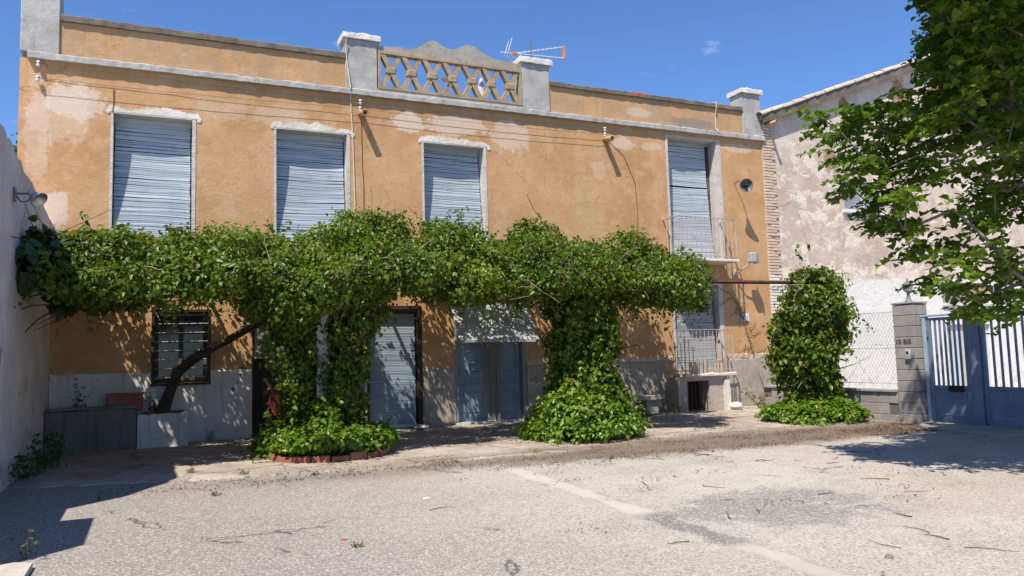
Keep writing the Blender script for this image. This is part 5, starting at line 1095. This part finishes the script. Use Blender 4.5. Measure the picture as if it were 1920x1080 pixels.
sh = thing('shrub', (-1.42, -2.6, 0), 'dark shaded shrub at the foot of the left white wall', 'shrub')
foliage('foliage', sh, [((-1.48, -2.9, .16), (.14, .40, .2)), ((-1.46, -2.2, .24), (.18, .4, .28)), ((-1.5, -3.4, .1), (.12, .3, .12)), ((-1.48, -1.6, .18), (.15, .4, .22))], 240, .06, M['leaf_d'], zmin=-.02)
# dead leaves along the gutter
def litter(name, boxes, n, size, mat):
    P_ = []
    for (x0, x1, y0, y1), k in boxes:
        m_ = int(n*k); cxs = nr.uniform(x0, x1, max(2, m_//25)); cys = nr.uniform(y0, y1, max(2, m_//25)); j = nr.integers(0, len(cxs), m_)
        P_.append(np.column_stack([np.clip(cxs[j]+nr.normal(0, .16, m_), x0, x1), cys[j]+nr.normal(0, .09, m_)]))
    P_ = np.concatenate(P_); pav = (P_[:, 1] > -4.30) & (P_[:, 0] < 12.0) & (P_[:, 0] > .8)
    z = .015*P_[:, 1] + np.where(pav, .045, .006); p = np.column_stack([P_, z+nr.uniform(0, .012, len(z))]); org = np.array([5, -4.5, -.07])
    o = bpy.data.objects.new(name, leaf_mesh(name, p-org, np.tile((0, 0, 1.0), (len(p), 1)), size, M[mat], .0, .6, None, .25)); attach(o, None, tuple(org)); return o
tag(litter('leaf_litter', [((3.5, 11.9, -5.7, -4.1), .9), ((-.6, 3.6, -4.95, -4.2), .3), ((1, 11.5, -4.4, -.3), .5), ((10.2, 11.9, -5.6, -4.7), .3), ((3, 9.5, -9.5, -5), .10)], 5200, .021, 'deadleaf'), 'brown dead leaves and debris scattered along the gutter', 'leaf litter', kind='stuff')
TWL = 'thin dry twig lying on the asphalt'
q = random.Random(90)
spots = [(q.uniform(4.4, 9.6), q.uniform(-10.6, -5.2), q.uniform(.10, .32)) for _ in range(34)] + [(.6, -7.7, .28), (1.0, -7.6, .2), (2.3, -7.3, .25), (.9, -8.2, .2), (3.7, -9.4, .2), (4.9, -10.3, .3), (5.3, -10.5, .35)]
for x, y, L_ in spots:
    if y < -14.4+x*.62 + 1.2: pass
    a = q.uniform(0, 6.28); m_ = MB(); p = Vector((x, y, gz(y)+.008)); pts = [p.copy()]
    for k in range(4): a += q.gauss(0, .35); p = p+Vector((math.cos(a), math.sin(a), 0))*L_/4; p.z = gz(p.y)+.008+.008*q.random(); pts.append(p.copy())
    r = q.uniform(.003, .0055); m_.tube(pts, [r, r, r*.9, r*.7, r*.4], 4); 
    reg = 'thin dry twig on the asphalt left of the pale trench strip' if x < 3.8 else 'thin dry twig lying on or beside the dark grey patch' if x < 6.3 and -9.7 < y < -7.6 else 'thin dry twig in the lower right corner of the yard' if y < -8.5 else 'thin dry twig near the tree shadow' if x > 7 else 'thin dry twig between the pavement and the dark grey patch'
    tag(m_.build('twig', M['bark']), reg, 'twig', reg.replace('thin dry twig', 'twigs'))
def rock(x, y, r, lab, mat='stone', flat=.55, z=None):
    m_ = MB(); n = 8; q = random.Random(int(x*100)+int(y*37)); zz = gz(y) if z is None else z
    for i, (rr_, h) in enumerate(((.8, 0), (1, .35), (.75, .8), (.2, 1))):
        for k in range(n): th = 2*math.pi*k/n; s = r*rr_*q.uniform(.82, 1.12); m_.v.append((x+s*math.cos(th)*1.2, y+s*math.sin(th), zz-.005+h*r*flat*q.uniform(.9, 1.1)))
    for i in range(3):
        for k in range(n): j = (k+1) % n; m_.f.append((i*n+k, i*n+j, i*n+n+j, i*n+n+k))
    m_.f.append(tuple(3*n+k for k in range(n))); tag(m_.build('stone', M[mat]), lab, 'stone')
rock(4.42, -.42, .13, 'rounded stone by the wall between slatted door and double door', z=.03)
rock(11.62, -.62, .14, 'white stone against the buttress of the balcony base', 'white', 1.0, .03)
rock(2.46, -6.72, .035, 'small pale pebble on the asphalt near the centre', 'white')
rock(1.35, -8.0, .03, 'small reddish brick chip on the asphalt at left', 'redbrick')
tag(MB().rough(-1.62, -.84, -8.35, -7.72, -.13, -.065, .1, .012).build('stone_slab', M['stone']), 'pale stone slab at the lower left corner', 'slab')
